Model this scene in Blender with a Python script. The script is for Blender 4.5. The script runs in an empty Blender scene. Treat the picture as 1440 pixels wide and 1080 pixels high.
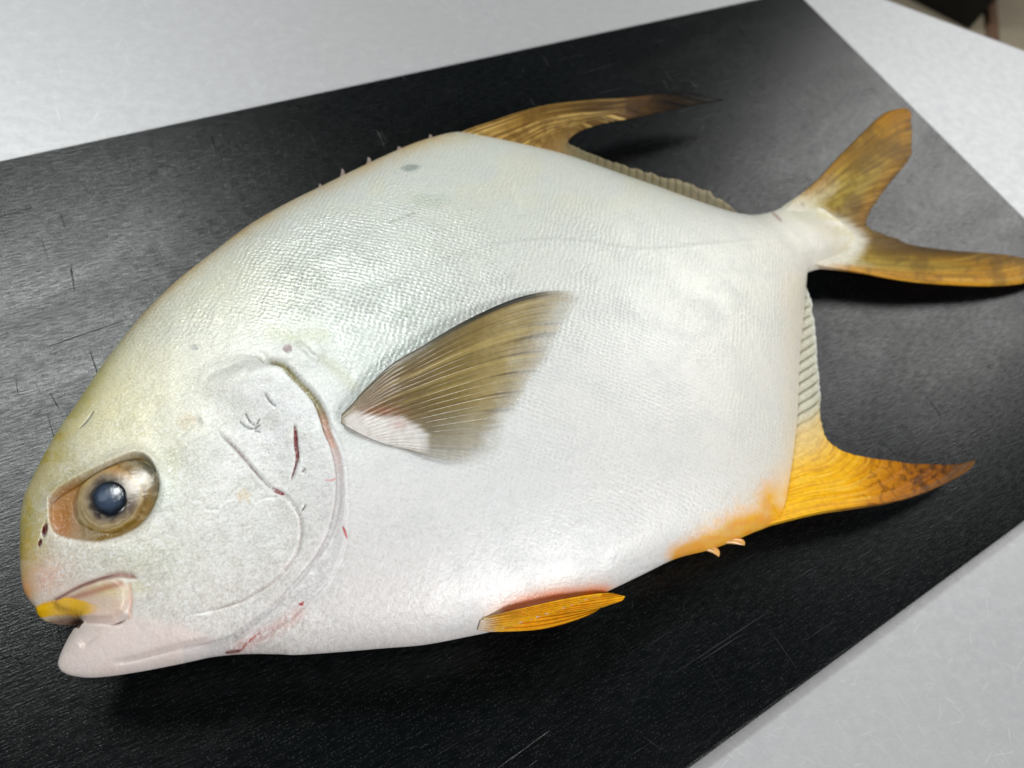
import bpy, math
import numpy as np
from mathutils import Matrix, Vector

rng = np.random.default_rng(7)
scene = bpy.context.scene

# ------------------------------------------------------------------ camera
# World: z = 0 is the top face of the cutting board, X runs along the board's
# long side, Y along its short side (away from the viewer). Metres.
H = 0.265
FPX = 1081.0                       # focal length in photo pixels (1440 wide)
X_AX = np.array([2269.78, 951.94, -FPX]); X_AX /= np.linalg.norm(X_AX)
Y_AX = np.array([-1563.76, 2501.03, -FPX]); Y_AX -= X_AX * (X_AX @ Y_AX); Y_AX /= np.linalg.norm(Y_AX)
RM = np.stack([X_AX, Y_AX, np.cross(X_AX, Y_AX)], 0)      # camera axes -> world
cam_d = bpy.data.cameras.new('camera'); cam = bpy.data.objects.new('camera', cam_d)
scene.collection.objects.link(cam); scene.camera = cam
cam.matrix_world = Matrix.Translation((0, 0, H)) @ Matrix(RM.tolist()).to_4x4()
cam_d.sensor_width = 36.0; cam_d.lens = 36.0 * FPX / 1440.0
cam_d.clip_start = 0.01; cam_d.clip_end = 60
cam_d.dof.use_dof = True; cam_d.dof.focus_distance = 0.235; cam_d.dof.aperture_fstop = 12.0

def at(px, py, z):
    """photo trace -> world point on the level z (arrays ok)"""
    px = np.asarray(px, float); py = np.asarray(py, float); z = np.asarray(z, float)
    d = np.stack([px - 720, -(py - 540), np.full_like(px, -FPX)], -1) @ RM.T
    t = (z - H) / d[..., 2]
    return np.stack([d[..., 0] * t, d[..., 1] * t, z + 0 * t], -1)

def trace(P):
    """world -> coordinates of the tracing drawing"""
    c = (P - np.array([0, 0, H])) @ RM
    return 720 - FPX * c[..., 0] / c[..., 2], 540 + FPX * c[..., 1] / c[..., 2]

# ------------------------------------------------------------------ light
world = bpy.data.worlds.new('World'); scene.world = world; world.use_nodes = True
bg = world.node_tree.nodes['Background']
bg.inputs[0].default_value = (0.95, 1.0, 1.0, 1); bg.inputs[1].default_value = 0.05

def ceiling_or_fill_light(loc, target, sx, sy, power, col, spin=0.0):
    l = bpy.data.lights.new('ceiling_or_fill_light', 'AREA'); l.shape = 'RECTANGLE'
    l.size = sx; l.size_y = sy; l.energy = power; l.color = col
    o = bpy.data.objects.new('ceiling_or_fill_light', l); scene.collection.objects.link(o)
    o.location = loc
    q = (Vector(target) - Vector(loc)).to_track_quat('-Z', 'Y')
    o.rotation_euler = q.to_euler(); o.rotation_euler.rotate_axis('Z', spin)
    return o
ceiling_or_fill_light((-0.25, 1.40, 1.75), (-0.25, 1.40, 0), 1.0, 0.35, 36, (0.96, 1.0, 0.98), 0.2)
ceiling_or_fill_light((2.75, 0.75, 1.75), (0.3, 0.1, 0), 1.3, 1.3, 28, (1.0, 1.0, 0.98))
ceiling_or_fill_light((0.45, -1.75, 1.70), (0.15, 0.1, 0), 1.5, 0.45, 43, (1.0, 0.99, 0.98))  # added fill lamp behind the camera, brightens the belly side

vs = scene.view_settings
vs.view_transform = 'Standard'; vs.look = 'None'; vs.exposure = 0.0; vs.gamma = 1.0
vs.use_curve_mapping = False
scene.render.engine = 'CYCLES'

# ------------------------------------------------------------------ helpers
def s2l(c):
    c = np.asarray(c, float) / 255.0
    return np.where(c <= 0.04045, c / 12.92, ((c + 0.055) / 1.055) ** 2.4)
def sm(a, b, x):
    t = np.clip((x - a) / (b - a), 0, 1); return t * t * (3 - 2 * t)
_lat = rng.random((256, 256))
def vnoise(x, y):
    xi = np.floor(x).astype(int); yi = np.floor(y).astype(int)
    fx = x - xi; fy = y - yi; fx = fx * fx * (3 - 2 * fx); fy = fy * fy * (3 - 2 * fy)
    g = lambda i, j: _lat[(xi + i) & 255, (yi + j) & 255]
    return (g(0, 0) * (1 - fx) + g(1, 0) * fx) * (1 - fy) + (g(0, 1) * (1 - fx) + g(1, 1) * fx) * fy
def fbm(x, y, n=4):
    s = 0; a = 0.5; tot = 0
    for k in range(n):
        s = s + a * vnoise(x * 2 ** k + 17.3 * k, y * 2 ** k + 9.1 * k); tot += a; a *= 0.5
    return s / tot
def spline(pts, n=400, closed=False):
    """dense Catmull-Rom through pts"""
    p = np.asarray(pts, float)
    if len(p) == 2:
        t = np.linspace(0, 1, n)[:, None]; return p[0] * (1 - t) + p[1] * t
    q = np.vstack([2 * p[0] - p[1], p, 2 * p[-1] - p[-2]])
    m = max(3, n // (len(p) - 1)); out = []
    for i in range(1, len(q) - 2):
        t = np.linspace(0, 1, m, endpoint=False)[:, None]
        a, b, c, d = q[i - 1], q[i], q[i + 1], q[i + 2]
        out.append(0.5 * (2 * b + (c - a) * t + (2 * a - 5 * b + 4 * c - d) * t ** 2 + (3 * b - a - 3 * c + d) * t ** 3))
    out.append(p[-1:]); return np.vstack(out)
def curve_fn(pts):
    """pts rows (x, y[, param]); returns f(t) -> (len(t),2). Rows with NaN param get arc-length values between knots"""
    p = [list(r) + [None] * (3 - len(r)) for r in pts]
    xy = np.array([[r[0], r[1]] for r in p], float)
    dens = spline(xy, 60 * len(xy))
    m = (len(dens) - 1) // (len(xy) - 1) if len(xy) > 2 else len(dens) - 1
    arc = np.concatenate([[0], np.cumsum(np.linalg.norm(np.diff(dens, axis=0), axis=1))])
    ka = []; kt = []
    for i, r in enumerate(p):
        t = r[2]
        if i == 0 and t is None: t = 0.0
        if i == len(p) - 1 and t is None: t = 1.0
        if t is not None: ka.append(arc[min(i * m, len(arc) - 1)]); kt.append(t)
    ka[-1] = arc[-1]
    par = np.interp(arc, ka, kt)
    return lambda t: np.stack([np.interp(t, par, dens[:, 0]), np.interp(t, par, dens[:, 1])], -1)
def seg_dist(X, Y, poly, reach=90):
    """distance to a polyline, signed (+ on the left of its direction as seen in the trace), and 0..1 position; far points = reach"""
    poly = np.asarray(poly, float)
    shp = X.shape; x = X.ravel(); y = Y.ravel()
    d = np.full(x.shape, float(reach)); s = np.ones(x.shape); tt = np.zeros(x.shape)
    m = (x > poly[:, 0].min() - reach) & (x < poly[:, 0].max() + reach) & (y > poly[:, 1].min() - reach) & (y < poly[:, 1].max() + reach)
    xi, yi = x[m], y[m]; dm = np.full(xi.shape, float(reach)); smn = np.ones(xi.shape); tm = np.zeros(xi.shape)
    L = np.concatenate([[0], np.cumsum(np.linalg.norm(np.diff(poly, axis=0), axis=1))])
    for i in range(len(poly) - 1):
        a = poly[i]; e = poly[i + 1] - a; l2 = e @ e
        if l2 == 0: continue
        t = np.clip(((xi - a[0]) * e[0] + (yi - a[1]) * e[1]) / l2, 0, 1)
        dx = xi - a[0] - t * e[0]; dy = yi - a[1] - t * e[1]
        dd = np.hypot(dx, dy); u = dd < dm
        dm[u] = dd[u]; smn[u] = np.sign(e[1] * dx - e[0] * dy)[u]; tm[u] = (L[i] + t * math.sqrt(l2))[u] / L[-1]
    d[m] = dm; s[m] = smn; tt[m] = tm
    return d.reshape(shp), s.reshape(shp), tt.reshape(shp)
def inside(X, Y, poly):
    poly = np.asarray(poly, float); r = np.zeros(X.shape, bool); j = len(poly) - 1
    for i in range(len(poly)):
        xi, yi = poly[i]; xj, yj = poly[j]
        if yi != yj:
            r ^= ((yi > Y) != (yj > Y)) & (X < (xj - xi) * (Y - yi) / (yj - yi) + xi)
        j = i
    return r
def poly_mask(X, Y, poly, soft):
    """1 inside, 0 outside, soft edge of +-soft"""
    p = np.vstack([poly, poly[:1]])
    d, _, _ = seg_dist(X, Y, p, max(60, soft * 3))
    sd = np.where(inside(X, Y, poly), d, -d)
    return sm(-soft, soft, sd)

def link_mesh(name, V, F, mat, parent=None, smooth=True, cols=None):
    me = bpy.data.meshes.new(name)
    V = np.asarray(V, np.float32); ragged = isinstance(F, list) and len({len(f) for f in F}) > 1
    F = F if ragged else np.asarray(F)
    if not ragged:
        n = F.shape[1]
        me.vertices.add(len(V)); me.vertices.foreach_set('co', V.ravel())
        me.loops.add(F.size); me.loops.foreach_set('vertex_index', F.astype(np.int32).ravel())
        me.polygons.add(len(F)); me.polygons.foreach_set('loop_start', np.arange(0, F.size, n, dtype=np.int32))
        me.polygons.foreach_set('loop_total', np.full(len(F), n, np.int32))
    else:
        me.from_pydata([tuple(map(float, v)) for v in V], [], [tuple(f) for f in F])
    if cols:
        for k, c in cols.items():
            at_ = me.color_attributes.new(k, 'FLOAT_COLOR', 'POINT')
            c4 = np.ones((len(V), 4), np.float32); c4[:, :c.shape[1]] = c
            at_.data.foreach_set('color', c4.ravel())
    me.update(calc_edges=True); me.validate()
    if smooth: me.polygons.foreach_set('use_smooth', np.ones(len(me.polygons), bool))
    me.materials.append(mat)
    o = bpy.data.objects.new(name, me); scene.collection.objects.link(o)
    if parent is not None:
        o.parent = parent; o.matrix_parent_inverse = parent.matrix_world.inverted()
    return o
def grid_faces(nu, nv, off=0, flip=False):
    i = np.arange(nu - 1)[:, None] * nv + np.arange(nv - 1)[None, :]
    f = np.stack([i, i + nv, i + nv + 1, i + 1], -1).reshape(-1, 4) + off
    return f[:, ::-1] if flip else f
def tag(o, label, cat, group=None, kind=None):
    if label: o['label'] = label
    if cat: o['category'] = cat
    if group: o['group'] = group
    if kind: o['kind'] = kind
    return o

class NT:
    """small node-tree writer"""
    def __init__(s, name):
        s.m = bpy.data.materials.new(name); s.m.use_nodes = True
        s.t = s.m.node_tree; s.b = s.t.nodes['Principled BSDF']
    def n(s, typ, **kw):
        nd = s.t.nodes.new(typ)
        for k, v in kw.items():
            if hasattr(nd, k): setattr(nd, k, v)
        return nd
    def l(s, a, b): s.t.links.new(a, b)
    def val(s, sock, v):
        if hasattr(v, 'links') or isinstance(v, bpy.types.NodeSocket): s.l(v, sock)
        else: sock.default_value = v
    def math(s, op, a, b=0.0, c=None, clamp=False):
        nd = s.n('ShaderNodeMath', operation=op); nd.use_clamp = clamp
        s.val(nd.inputs[0], a); s.val(nd.inputs[1], b)
        if c is not None: s.val(nd.inputs[2], c)
        return nd.outputs[0]
    def rng(s, x, a, b, c=0.0, d=1.0):
        nd = s.n('ShaderNodeMapRange'); nd.interpolation_type = 'SMOOTHSTEP'
        s.val(nd.inputs[0], x)
        for i, v in enumerate((a, b, c, d)): s.val(nd.inputs[1 + i], v)
        return nd.outputs[0]
    def mix(s, f, a, b, mode='MIX'):
        nd = s.n('ShaderNodeMix'); nd.data_type = 'RGBA'; nd.blend_type = mode
        s.val(nd.inputs[0], f)
        for sock, v in ((nd.inputs[6], a), (nd.inputs[7], b)):
            if isinstance(v, (tuple, list)): sock.default_value = (*v[:3], 1)
            else: s.l(v, sock)
        return nd.outputs[2]
    def obj(s, scale=(1, 1, 1), rz=0.0, loc=(0, 0, 0)):
        if not hasattr(s, '_tc'): s._tc = s.n('ShaderNodeTexCoord')
        mp = s.n('ShaderNodeMapping'); s.l(s._tc.outputs['Object'], mp.inputs[0])
        # rotate first, then stretch
        mp.inputs['Rotation'].default_value = (0, 0, rz); mp.inputs['Location'].default_value = loc
        m2 = s.n('ShaderNodeMapping'); s.l(mp.outputs[0], m2.inputs[0]); m2.inputs['Scale'].default_value = scale
        return m2.outputs[0]
    def noise(s, vec, scale=1.0, detail=3.0, rough=0.5, dist=0.0):
        nd = s.n('ShaderNodeTexNoise'); s.l(vec, nd.inputs['Vector'])
        nd.inputs['Scale'].default_value = scale; nd.inputs['Detail'].default_value = detail
        nd.inputs['Roughness'].default_value = rough; nd.inputs['Distortion'].default_value = dist
        return nd.outputs['Fac']
    def bump(s, h, dist, strength=1.0, normal=None):
        nd = s.n('ShaderNodeBump'); nd.inputs['Strength'].default_value = strength
        nd.inputs['Distance'].default_value = dist; s.l(h, nd.inputs['Height'])
        if normal is not None: s.l(normal, nd.inputs['Normal'])
        return nd.outputs[0]
    def set(s, **kw):
        for k, v in kw.items():
            sock = s.b.inputs[k.replace('_', ' ')]
            if isinstance(v, tuple) and len(v) == 3 and sock.type == 'RGBA': sock.default_value = (*v, 1)
            else: s.val(sock, v)
    def attr(s, name):
        nd = s.n('ShaderNodeAttribute'); nd.attribute_name = name; return nd

# ------------------------------------------------------------------ materials
def board_material():
    k = NT('black_board')
    # worn rubber: short grain along both sides of the board over a fine granular relief
    g1 = k.noise(k.obj((190, 1500, 1), 0.06), 1, 4, 0.65)
    g2 = k.noise(k.obj((1300, 170, 1), 0.10, (3, 1, 0)), 1, 4, 0.65)
    g3 = k.noise(k.obj((1500, 1500, 1)), 1, 3, 0.65)
    big = k.noise(k.obj((7, 7, 1)), 1, 4, 0.55)
    smear = k.noise(k.obj((14, 34, 1), -0.15, (5, 2, 0)), 1, 5, 0.62, 0.8)
    cut = None
    for i, (rz, sc, th) in enumerate([(0.05, (620, 14, 1), 0.75), (-0.12, (660, 17, 1), 0.755), (0.16, (580, 20, 1), 0.755), (1.52, (640, 15, 1), 0.755), (1.66, (660, 24, 1), 0.765)]):
        c = k.rng(k.noise(k.obj(sc, rz, (i * 1.7, i * 3.1, 0)), 1, 2.0, 0.5), th - 0.03, th + 0.03)
        cut = c if cut is None else k.math('MAXIMUM', cut, c)
    pale = None
    for i, (rz, sc, th) in enumerate([(0.0, (10, 900, 1), 0.70), (0.02, (22, 1100, 1), 0.70), (0.75, (900, 60, 1), 0.74), (-0.5, (820, 64, 1), 0.745), (1.57, (16, 900, 1), 0.73)]):
        c = k.rng(k.noise(k.obj(sc, rz, (i * 2.3 + 9, i * 1.1, 0)), 1, 2, 0.5), th - 0.02, th + 0.06)
        pale = c if pale is None else k.math('MAXIMUM', pale, c)
    zone = k.rng(k.noise(k.obj((14, 14, 1), 0, (2, 7, 0)), 1, 3, 0.6), 0.40, 0.62)
    cut = k.math('MULTIPLY', cut, zone); pale = k.math('MULTIPLY', pale, k.rng(big, 0.4, 0.6, 0.3, 1.0))
    grain = k.math('MULTIPLY', k.rng(g3, 0.50, 0.70), k.rng(g1, 0.42, 0.60))
    base = k.mix(k.rng(big, 0.35, 0.7), (0.0012, 0.0020, 0.0022), (0.0026, 0.0037, 0.0041))
    base = k.mix(k.math('MULTIPLY', k.rng(smear, 0.52, 0.75), 0.2), base, (0.012, 0.014, 0.0145))
    base = k.mix(k.math('MULTIPLY', grain, 0.8), base, (0.036, 0.041, 0.044))
    base = k.mix(k.math('MULTIPLY', pale, 0.45), base, (0.05, 0.054, 0.056))
    base = k.mix(k.math('MULTIPLY', cut, 0.9), base, (0.0008, 0.001, 0.001))
    h = k.math('ADD', k.math('MULTIPLY', g1, 0.6), k.math('MULTIPLY', g2, 0.4))
    h = k.math('ADD', h, k.math('MULTIPLY', g3, 0.5))
    h = k.math('SUBTRACT', h, k.math('MULTIPLY', cut, 1.6))
    rough = k.math('ADD', k.rng(smear, 0.25, 0.8, 0.20, 0.29), k.math('MULTIPLY', pale, 0.15))
    k.set(Base_Color=base, Roughness=rough, Specular_IOR_Level=k.math('MULTIPLY', k.rng(smear, 0.25, 0.75, 0.40, 0.29), k.rng(g1, 0.38, 0.62, 0.62, 1.25)), Normal=k.bump(h, 0.00014, 0.8))
    return k.m

def steel_material():
    k = NT('worn_steel')
    scr = None
    for i, rz in enumerate((0.1, 0.75, 1.35, 1.9, 2.6, 2.95)):
        c = k.rng(k.noise(k.obj((900 + 80 * i, 30 + 10 * i, 1), rz, (i * 1.3, i * 2.9, 0)), 1, 2.5, 0.55), 0.66, 0.74)
        scr = c if scr is None else k.math('MAXIMUM', scr, c)
    mott = k.noise(k.obj((150, 190, 1), 0.4), 1, 6, 0.75)
    wide = k.noise(k.obj((9, 14, 1), 0.7, (3, 3, 0)), 1, 4, 0.6)
    fine = k.noise(k.obj((400, 1600, 1), 0.5), 1, 3, 0.6)
    spot = k.rng(k.noise(k.obj((38, 60, 1), 0.2, (4, 4, 0)), 1, 2, 0.4), 0.76, 0.80)
    base = k.mix(k.rng(mott, 0.35, 0.68), (0.53, 0.53, 0.545), (0.61, 0.61, 0.625))
    base = k.mix(k.math('MULTIPLY', k.rng(wide, 0.35, 0.7), 0.25), base, (0.62, 0.62, 0.62))
    base = k.mix(k.math('MULTIPLY', scr, 0.5), base, (0.80, 0.80, 0.81))
    base = k.mix(k.math('MULTIPLY', k.rng(fine, 0.45, 0.7), 0.15), base, (0.38, 0.38, 0.39))
    base = k.mix(k.math('MULTIPLY', spot, 0.35), base, (0.30, 0.29, 0.28))
    rough = k.math('ADD', k.rng(mott, 0.3, 0.7, 0.55, 0.50), k.math('MULTIPLY', wide, -0.08))
    h = k.math('ADD', k.math('MULTIPLY', fine, 0.5), k.math('MULTIPLY', scr, -0.5))
    k.set(Base_Color=base, Metallic=0.5, Roughness=rough, Normal=k.bump(h, 0.00006, 0.4))
    return k.m

FISH_ANG = 0.03
def skin_material():
    k = NT('fish_skin')
    pig = k.attr('pigment').outputs['Color']
    ms = k.n('ShaderNodeSeparateColor'); k.l(k.attr('mask').outputs['Color'], ms.inputs[0])
    sc, wet, mot = ms.outputs[0], ms.outputs[1], ms.outputs[2]
    fin_ = k.attr('mask').outputs['Alpha']
    wob = k.n('ShaderNodeTexNoise'); k.l(k.obj((90, 90, 0)), wob.inputs['Vector']); wob.inputs['Scale'].default_value = 1
    vec = k.n('ShaderNodeVectorMath', operation='MULTIPLY_ADD')
    k.l(wob.outputs['Color'], vec.inputs[0]); vec.inputs[1].default_value = (2.2, 2.2, 0); k.l(k.obj((540, 650, 0), math.radians(45) - FISH_ANG), vec.inputs[2])
    v = k.n('ShaderNodeTexVoronoi', voronoi_dimensions='2D', feature='SMOOTH_F1'); k.l(vec.outputs[0], v.inputs['Vector'])
    v.inputs['Scale'].default_value = 1; v.inputs['Randomness'].default_value = 0.30; v.inputs['Smoothness'].default_value = 0.35
    d = v.outputs['Distance']
    pit = k.rng(d, 0.0, 0.40, 1.0, 0.0)
    patch = k.rng(k.noise(k.obj((45, 45, 0)), 1, 4, 0.65), 0.36, 0.64)
    scl = k.math('MULTIPLY', k.math('MULTIPLY', pit, sc), patch)
    col = k.mix(k.math('MULTIPLY', scl, 0.74), pig, (0.36, 0.40, 0.39))
    ring = k.rng(d, 0.34, 0.62)
    col = k.mix(k.math('MULTIPLY', k.math('MULTIPLY', ring, sc), 0.16), col, (0.86, 0.87, 0.85))
    # silver guanine mottling, fine grain and pale slime
    m1 = k.noise(k.obj((420, 520, 0)), 1, 4, 0.68, 0.5)
    m2 = k.noise(k.obj((60, 75, 0)), 1, 5, 0.6, 0.5)
    m3 = k.noise(k.obj((1150, 1150, 0)), 1, 3, 0.7, 0.4)
    col = k.mix(k.math('MULTIPLY', k.rng(m2, 0.42, 0.70), 0.22), col, (0.50, 0.54, 0.54))
    col = k.mix(k.math('MULTIPLY', k.math('MULTIPLY', k.rng(m1, 0.52, 0.64), mot), 0.6), col, (0.88, 0.885, 0.885))
    col = k.mix(k.math('MULTIPLY', k.math('MULTIPLY', k.rng(m1, 0.47, 0.35), mot), 0.32), col, (0.45, 0.46, 0.44))
    gr = k.math('MULTIPLY', fin_, 0.8)
    col = k.mix(k.math('MULTIPLY', k.rng(m3, 0.52, 0.38), gr), col, (0.72, 0.71, 0.68), 'MULTIPLY')
    col = k.mix(k.math('MULTIPLY', k.rng(m3, 0.53, 0.68), gr), col, (0.93, 0.93, 0.92))
    h = k.math('ADD', k.math('MULTIPLY', k.math('MULTIPLY', k.rng(d, 0.0, 0.6), sc), k.math('MULTIPLY_ADD', patch, 0.6, 0.35)), k.math('MULTIPLY', m1, 0.6))
    h = k.math('ADD', h, k.math('MULTIPLY', m3, 0.35))
    nrm = k.bump(h, 0.00034, 0.9)
    rough = k.math('SUBTRACT', k.rng(m2, 0.3, 0.7, 0.34, 0.46), k.math('MULTIPLY', wet, 0.14))
    k.set(Base_Color=col, Roughness=rough, Specular_IOR_Level=0.5, Normal=nrm, Metallic=k.math('MULTIPLY', k.math('MULTIPLY_ADD', sc, 0.26, 0.05), k.math('SUBTRACT', 1.0, wet)),
          Subsurface_Weight=0.10, Subsurface_Scale=0.003,
          Coat_Weight=k.math('MULTIPLY_ADD', wet, 0.6, 0.4), Coat_Roughness=0.07, Coat_Normal=k.bump(k.math('ADD', m1, k.math('MULTIPLY', m3, 0.4)), 0.0007, 1.0))
    k.b.inputs['Subsurface Radius'].default_value = (1.0, 0.6, 0.45)
    return k.m

def fin_material(name, wet=0.5, rough=0.7, spec=0.10):
    k = NT(name)
    at_ = k.attr('pigment')
    a2 = k.n('ShaderNodeSeparateColor'); k.l(k.attr('mask').outputs['Color'], a2.inputs[0])
    n1 = k.noise(k.obj((500, 500, 300)), 1, 4, 0.6)
    col = k.mix(k.math('MULTIPLY', k.rng(n1, 0.35, 0.7), 0.35), at_.outputs['Color'], (1, 1, 1), 'MULTIPLY')
    col = k.mix(k.math('MULTIPLY', k.rng(n1, 0.58, 0.40), 0.16), col, (0.30, 0.22, 0.12), 'MULTIPLY')
    k.set(Base_Color=col, Roughness=rough, Specular_IOR_Level=spec, Coat_Weight=wet, Coat_Roughness=0.16, Alpha=a2.outputs[0],
          Normal=k.bump(n1, 0.0003, 0.5), Subsurface_Weight=0.1, Subsurface_Scale=0.002)
    return k.m

def plain(name, col, rough=0.5, **kw):
    k = NT(name)
    n1 = k.noise(k.obj((180, 180, 180)), 1, 4, 0.6)
    dark = tuple(c * 0.75 for c in col)
    k.set(Base_Color=k.mix(k.rng(n1, 0.3, 0.7), dark, col), Roughness=rough, **kw)
    return k.m

MAT_BOARD = board_material(); MAT_STEEL = steel_material(); MAT_SKIN = skin_material()
MAT_FIN = fin_material('fin_membrane', 0.08); MAT_PECT = fin_material('pectoral_membrane', 0.6, 0.45, 0.3)

# ------------------------------------------------------------------ setting
TABLE_Z = -0.006
# table top: its far corner edge runs off to the upper right
ea = at(1262, 0, TABLE_Z); eb = at(1440, 66, TABLE_Z)
ed = (eb - ea) / np.linalg.norm(eb - ea)
en = np.array([-ed[1], ed[0], 0.0])
if en @ (ea) < 0: en = -en                      # outward, away from the camera
far0 = ea - ed * 1.6; far1 = ea + ed * 1.2
prof = [(0.0, 0.0), (0.003, -0.0006), (0.0055, -0.003), (0.0065, -0.006), (0.0065, -0.045), (0.003, -0.045)]
TV = [far0 - en * 1.5, far1 - en * 1.5]
TV += [far0 + en * (a - 0.0065) + np.array([0, 0, b]) for a, b in prof]
TV += [far1 + en * (a - 0.0065) + np.array([0, 0, b]) for a, b in prof]
npf = len(prof)
TF = [(0, 1, 2 + npf, 2)] + [(2 + i, 2 + npf + i, 3 + npf + i, 3 + i) for i in range(npf - 1)]
tb = link_mesh('steel_table', np.array(TV), np.array(TF), MAT_STEEL, smooth=False)
tag(tb, 'worn stainless steel worktop under the black cutting board', 'table')

MAT_FLOOR = plain('beige_floor', (0.50, 0.43, 0.31), 0.6)
fz = -0.87
fl = link_mesh('floor', np.array([(-6, -3, fz), (9, -3, fz), (9, 9, fz), (-6, 9, fz)]), np.array([(0, 1, 2, 3)]), MAT_FLOOR, smooth=False)
tag(fl, None, None, kind='structure')

# board with softened edges
c_tr = at(1121, -14, 0.0); c_br = at(1687, 551, 0.0)
bx1 = 0.5 * (c_tr[0] + c_br[0]); by1 = c_tr[1]; by0 = c_br[1]; bx0 = bx1 - 0.78
def rounded_slab(x0, x1, y0, y1, zt, zb, r, b):
    rings = []
    for dz, ins in ((zb, 0.0008), (zb + 0.001, 0), (zt - b, 0), (zt - b * 0.35, b * 0.3), (zt, b)):
        ring = []
        for cx, cy, a0 in ((x1 - r, y1 - r, 0), (x0 + r, y1 - r, 90), (x0 + r, y0 + r, 180), (x1 - r, y0 + r, 270)):
            for a in np.linspace(a0, a0 + 90, 7):
                ring.append((cx + (r - ins) * math.cos(math.radians(a)), cy + (r - ins) * math.sin(math.radians(a)), dz))
        rings.append(ring)
    V = [p for rg in rings for p in rg]; n = len(rings[0]); F = []
    for i in range(len(rings) - 1):
        for j in range(n):
            F.append((i * n + j, i * n + (j + 1) % n, (i + 1) * n + (j + 1) % n, (i + 1) * n + j))
    F.append(tuple(range(n))[::-1]); F.append(tuple((len(rings) - 1) * n + j for j in range(n)))
    me = bpy.data.meshes.new('slab'); me.from_pydata(V, [], F); return me
me = rounded_slab(bx0, bx1, by0, by1, 0.0, TABLE_Z + 0.0003, 0.004, 0.0012)
me.materials.append(MAT_BOARD)
bd = bpy.data.objects.new('cutting_board', me); scene.collection.objects.link(bd)
tag(bd, 'black scratched cutting board under the fish', 'cutting board')

# ------------------------------------------------------------------ fish body
def zmid_of(x):
    return np.interp(x, [-50, 60, 250, 600, 850, 1000, 1110, 1250, 1450], [0.018, 0.0195, 0.0225, 0.0235, 0.0220, 0.0190, 0.0150, 0.0105, 0.0075])
TMAX = 0.0250

D_pts = [(30, 722, 0), (36, 696), (55.5, 652), (80.5, 607), (111, 563, .115), (144, 513), (185, 460), (208, 434, .25), (250, 393), (295, 358), (347, 318),
         (399, 288, .44), (451, 262), (500, 238), (565, 208), (607, 193), (642, 184, .62), (673, 190), (732, 202), (794, 216), (857, 239, .76), (919, 260), (982, 283, .86), (1020, 296), (1045, 301, .925), (1068, 300), (1093, 294, .96), (1108, 285), (1123, 275, 1)]
V_pts = [(88, 945, 0), (100, 950), (124, 953), (155, 951), (189, 946), (222, 940, .11), (267, 931), (300, 924, .20), (344, 920), (389, 920), (418, 921), (478, 917), (537, 912, .42),
         (596, 907), (655, 896), (700, 886), (760, 867, .60), (800, 853), (849, 834), (904, 808), (950, 786, .75), (996, 774), (1027, 763), (1057, 750), (1086, 737, .83), (1101, 716), (1108, 680), (1115, 630), (1120, 580), (1121.5, 513), (1121.5, 447), (1121, 405, .935), (1126, 389, .95), (1151, 378.5), (1185, 379.5, 1)]
L_pts = [(30, 722, 0), (29, 750), (29, 775), (29.5, 804, .30), (33, 829), (41, 845), (50, 856, .50), (54, 866), (63, 873), (80, 878), (104, 879, .62), (114, 875, .66), (104, 886, .70), (91, 907), (82, 929), (83, 939), (88, 945, 1)]
R_pts = [(1123, 275, 0), (1165, 300), (1196, 326), (1205, 345), (1198, 366), (1185, 379.5, 1)]

OFF = [np.array([0., 1.]), np.zeros(2), np.zeros(2)]    # inward shift of the back outline
def body_grid(nu, nv):
    u = 0.5 * np.linspace(0, 1, nu) + 0.5 * (1 - np.cos(np.linspace(0, np.pi / 2, nu)))
    v = 0.5 * (1 - np.cos(np.linspace(0, np.pi, nv))); v = 0.75 * v + 0.25 * np.linspace(0, 1, nv)
    Dc, Vc, Lc, Rc = curve_fn(D_pts)(u) + np.stack([np.interp(u, OFF[0], OFF[1]), np.interp(u, OFF[0], OFF[2])], -1), curve_fn(V_pts)(u), curve_fn(L_pts)(v), curve_fn(R_pts)(v)
    U = u[:, None, None]; W = v[None, :, None]; UB = 1 - (1 - U) ** 1.0
    lu = (1 - U) ** 2.0                     # the snout outline fades out quickly along the head
    ru = U ** 4.0
    A = (1 - W) * Dc[:, None] + W * Vc[:, None]
    Ls = Lc - ((1 - v)[:, None] * Lc[0] + v[:, None] * Lc[-1])
    Rs = Rc - ((1 - v)[:, None] * Rc[0] + v[:, None] * Rc[-1])
    P = A + lu * Ls[None] + ru * Rs[None]
    return u, v, P

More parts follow.
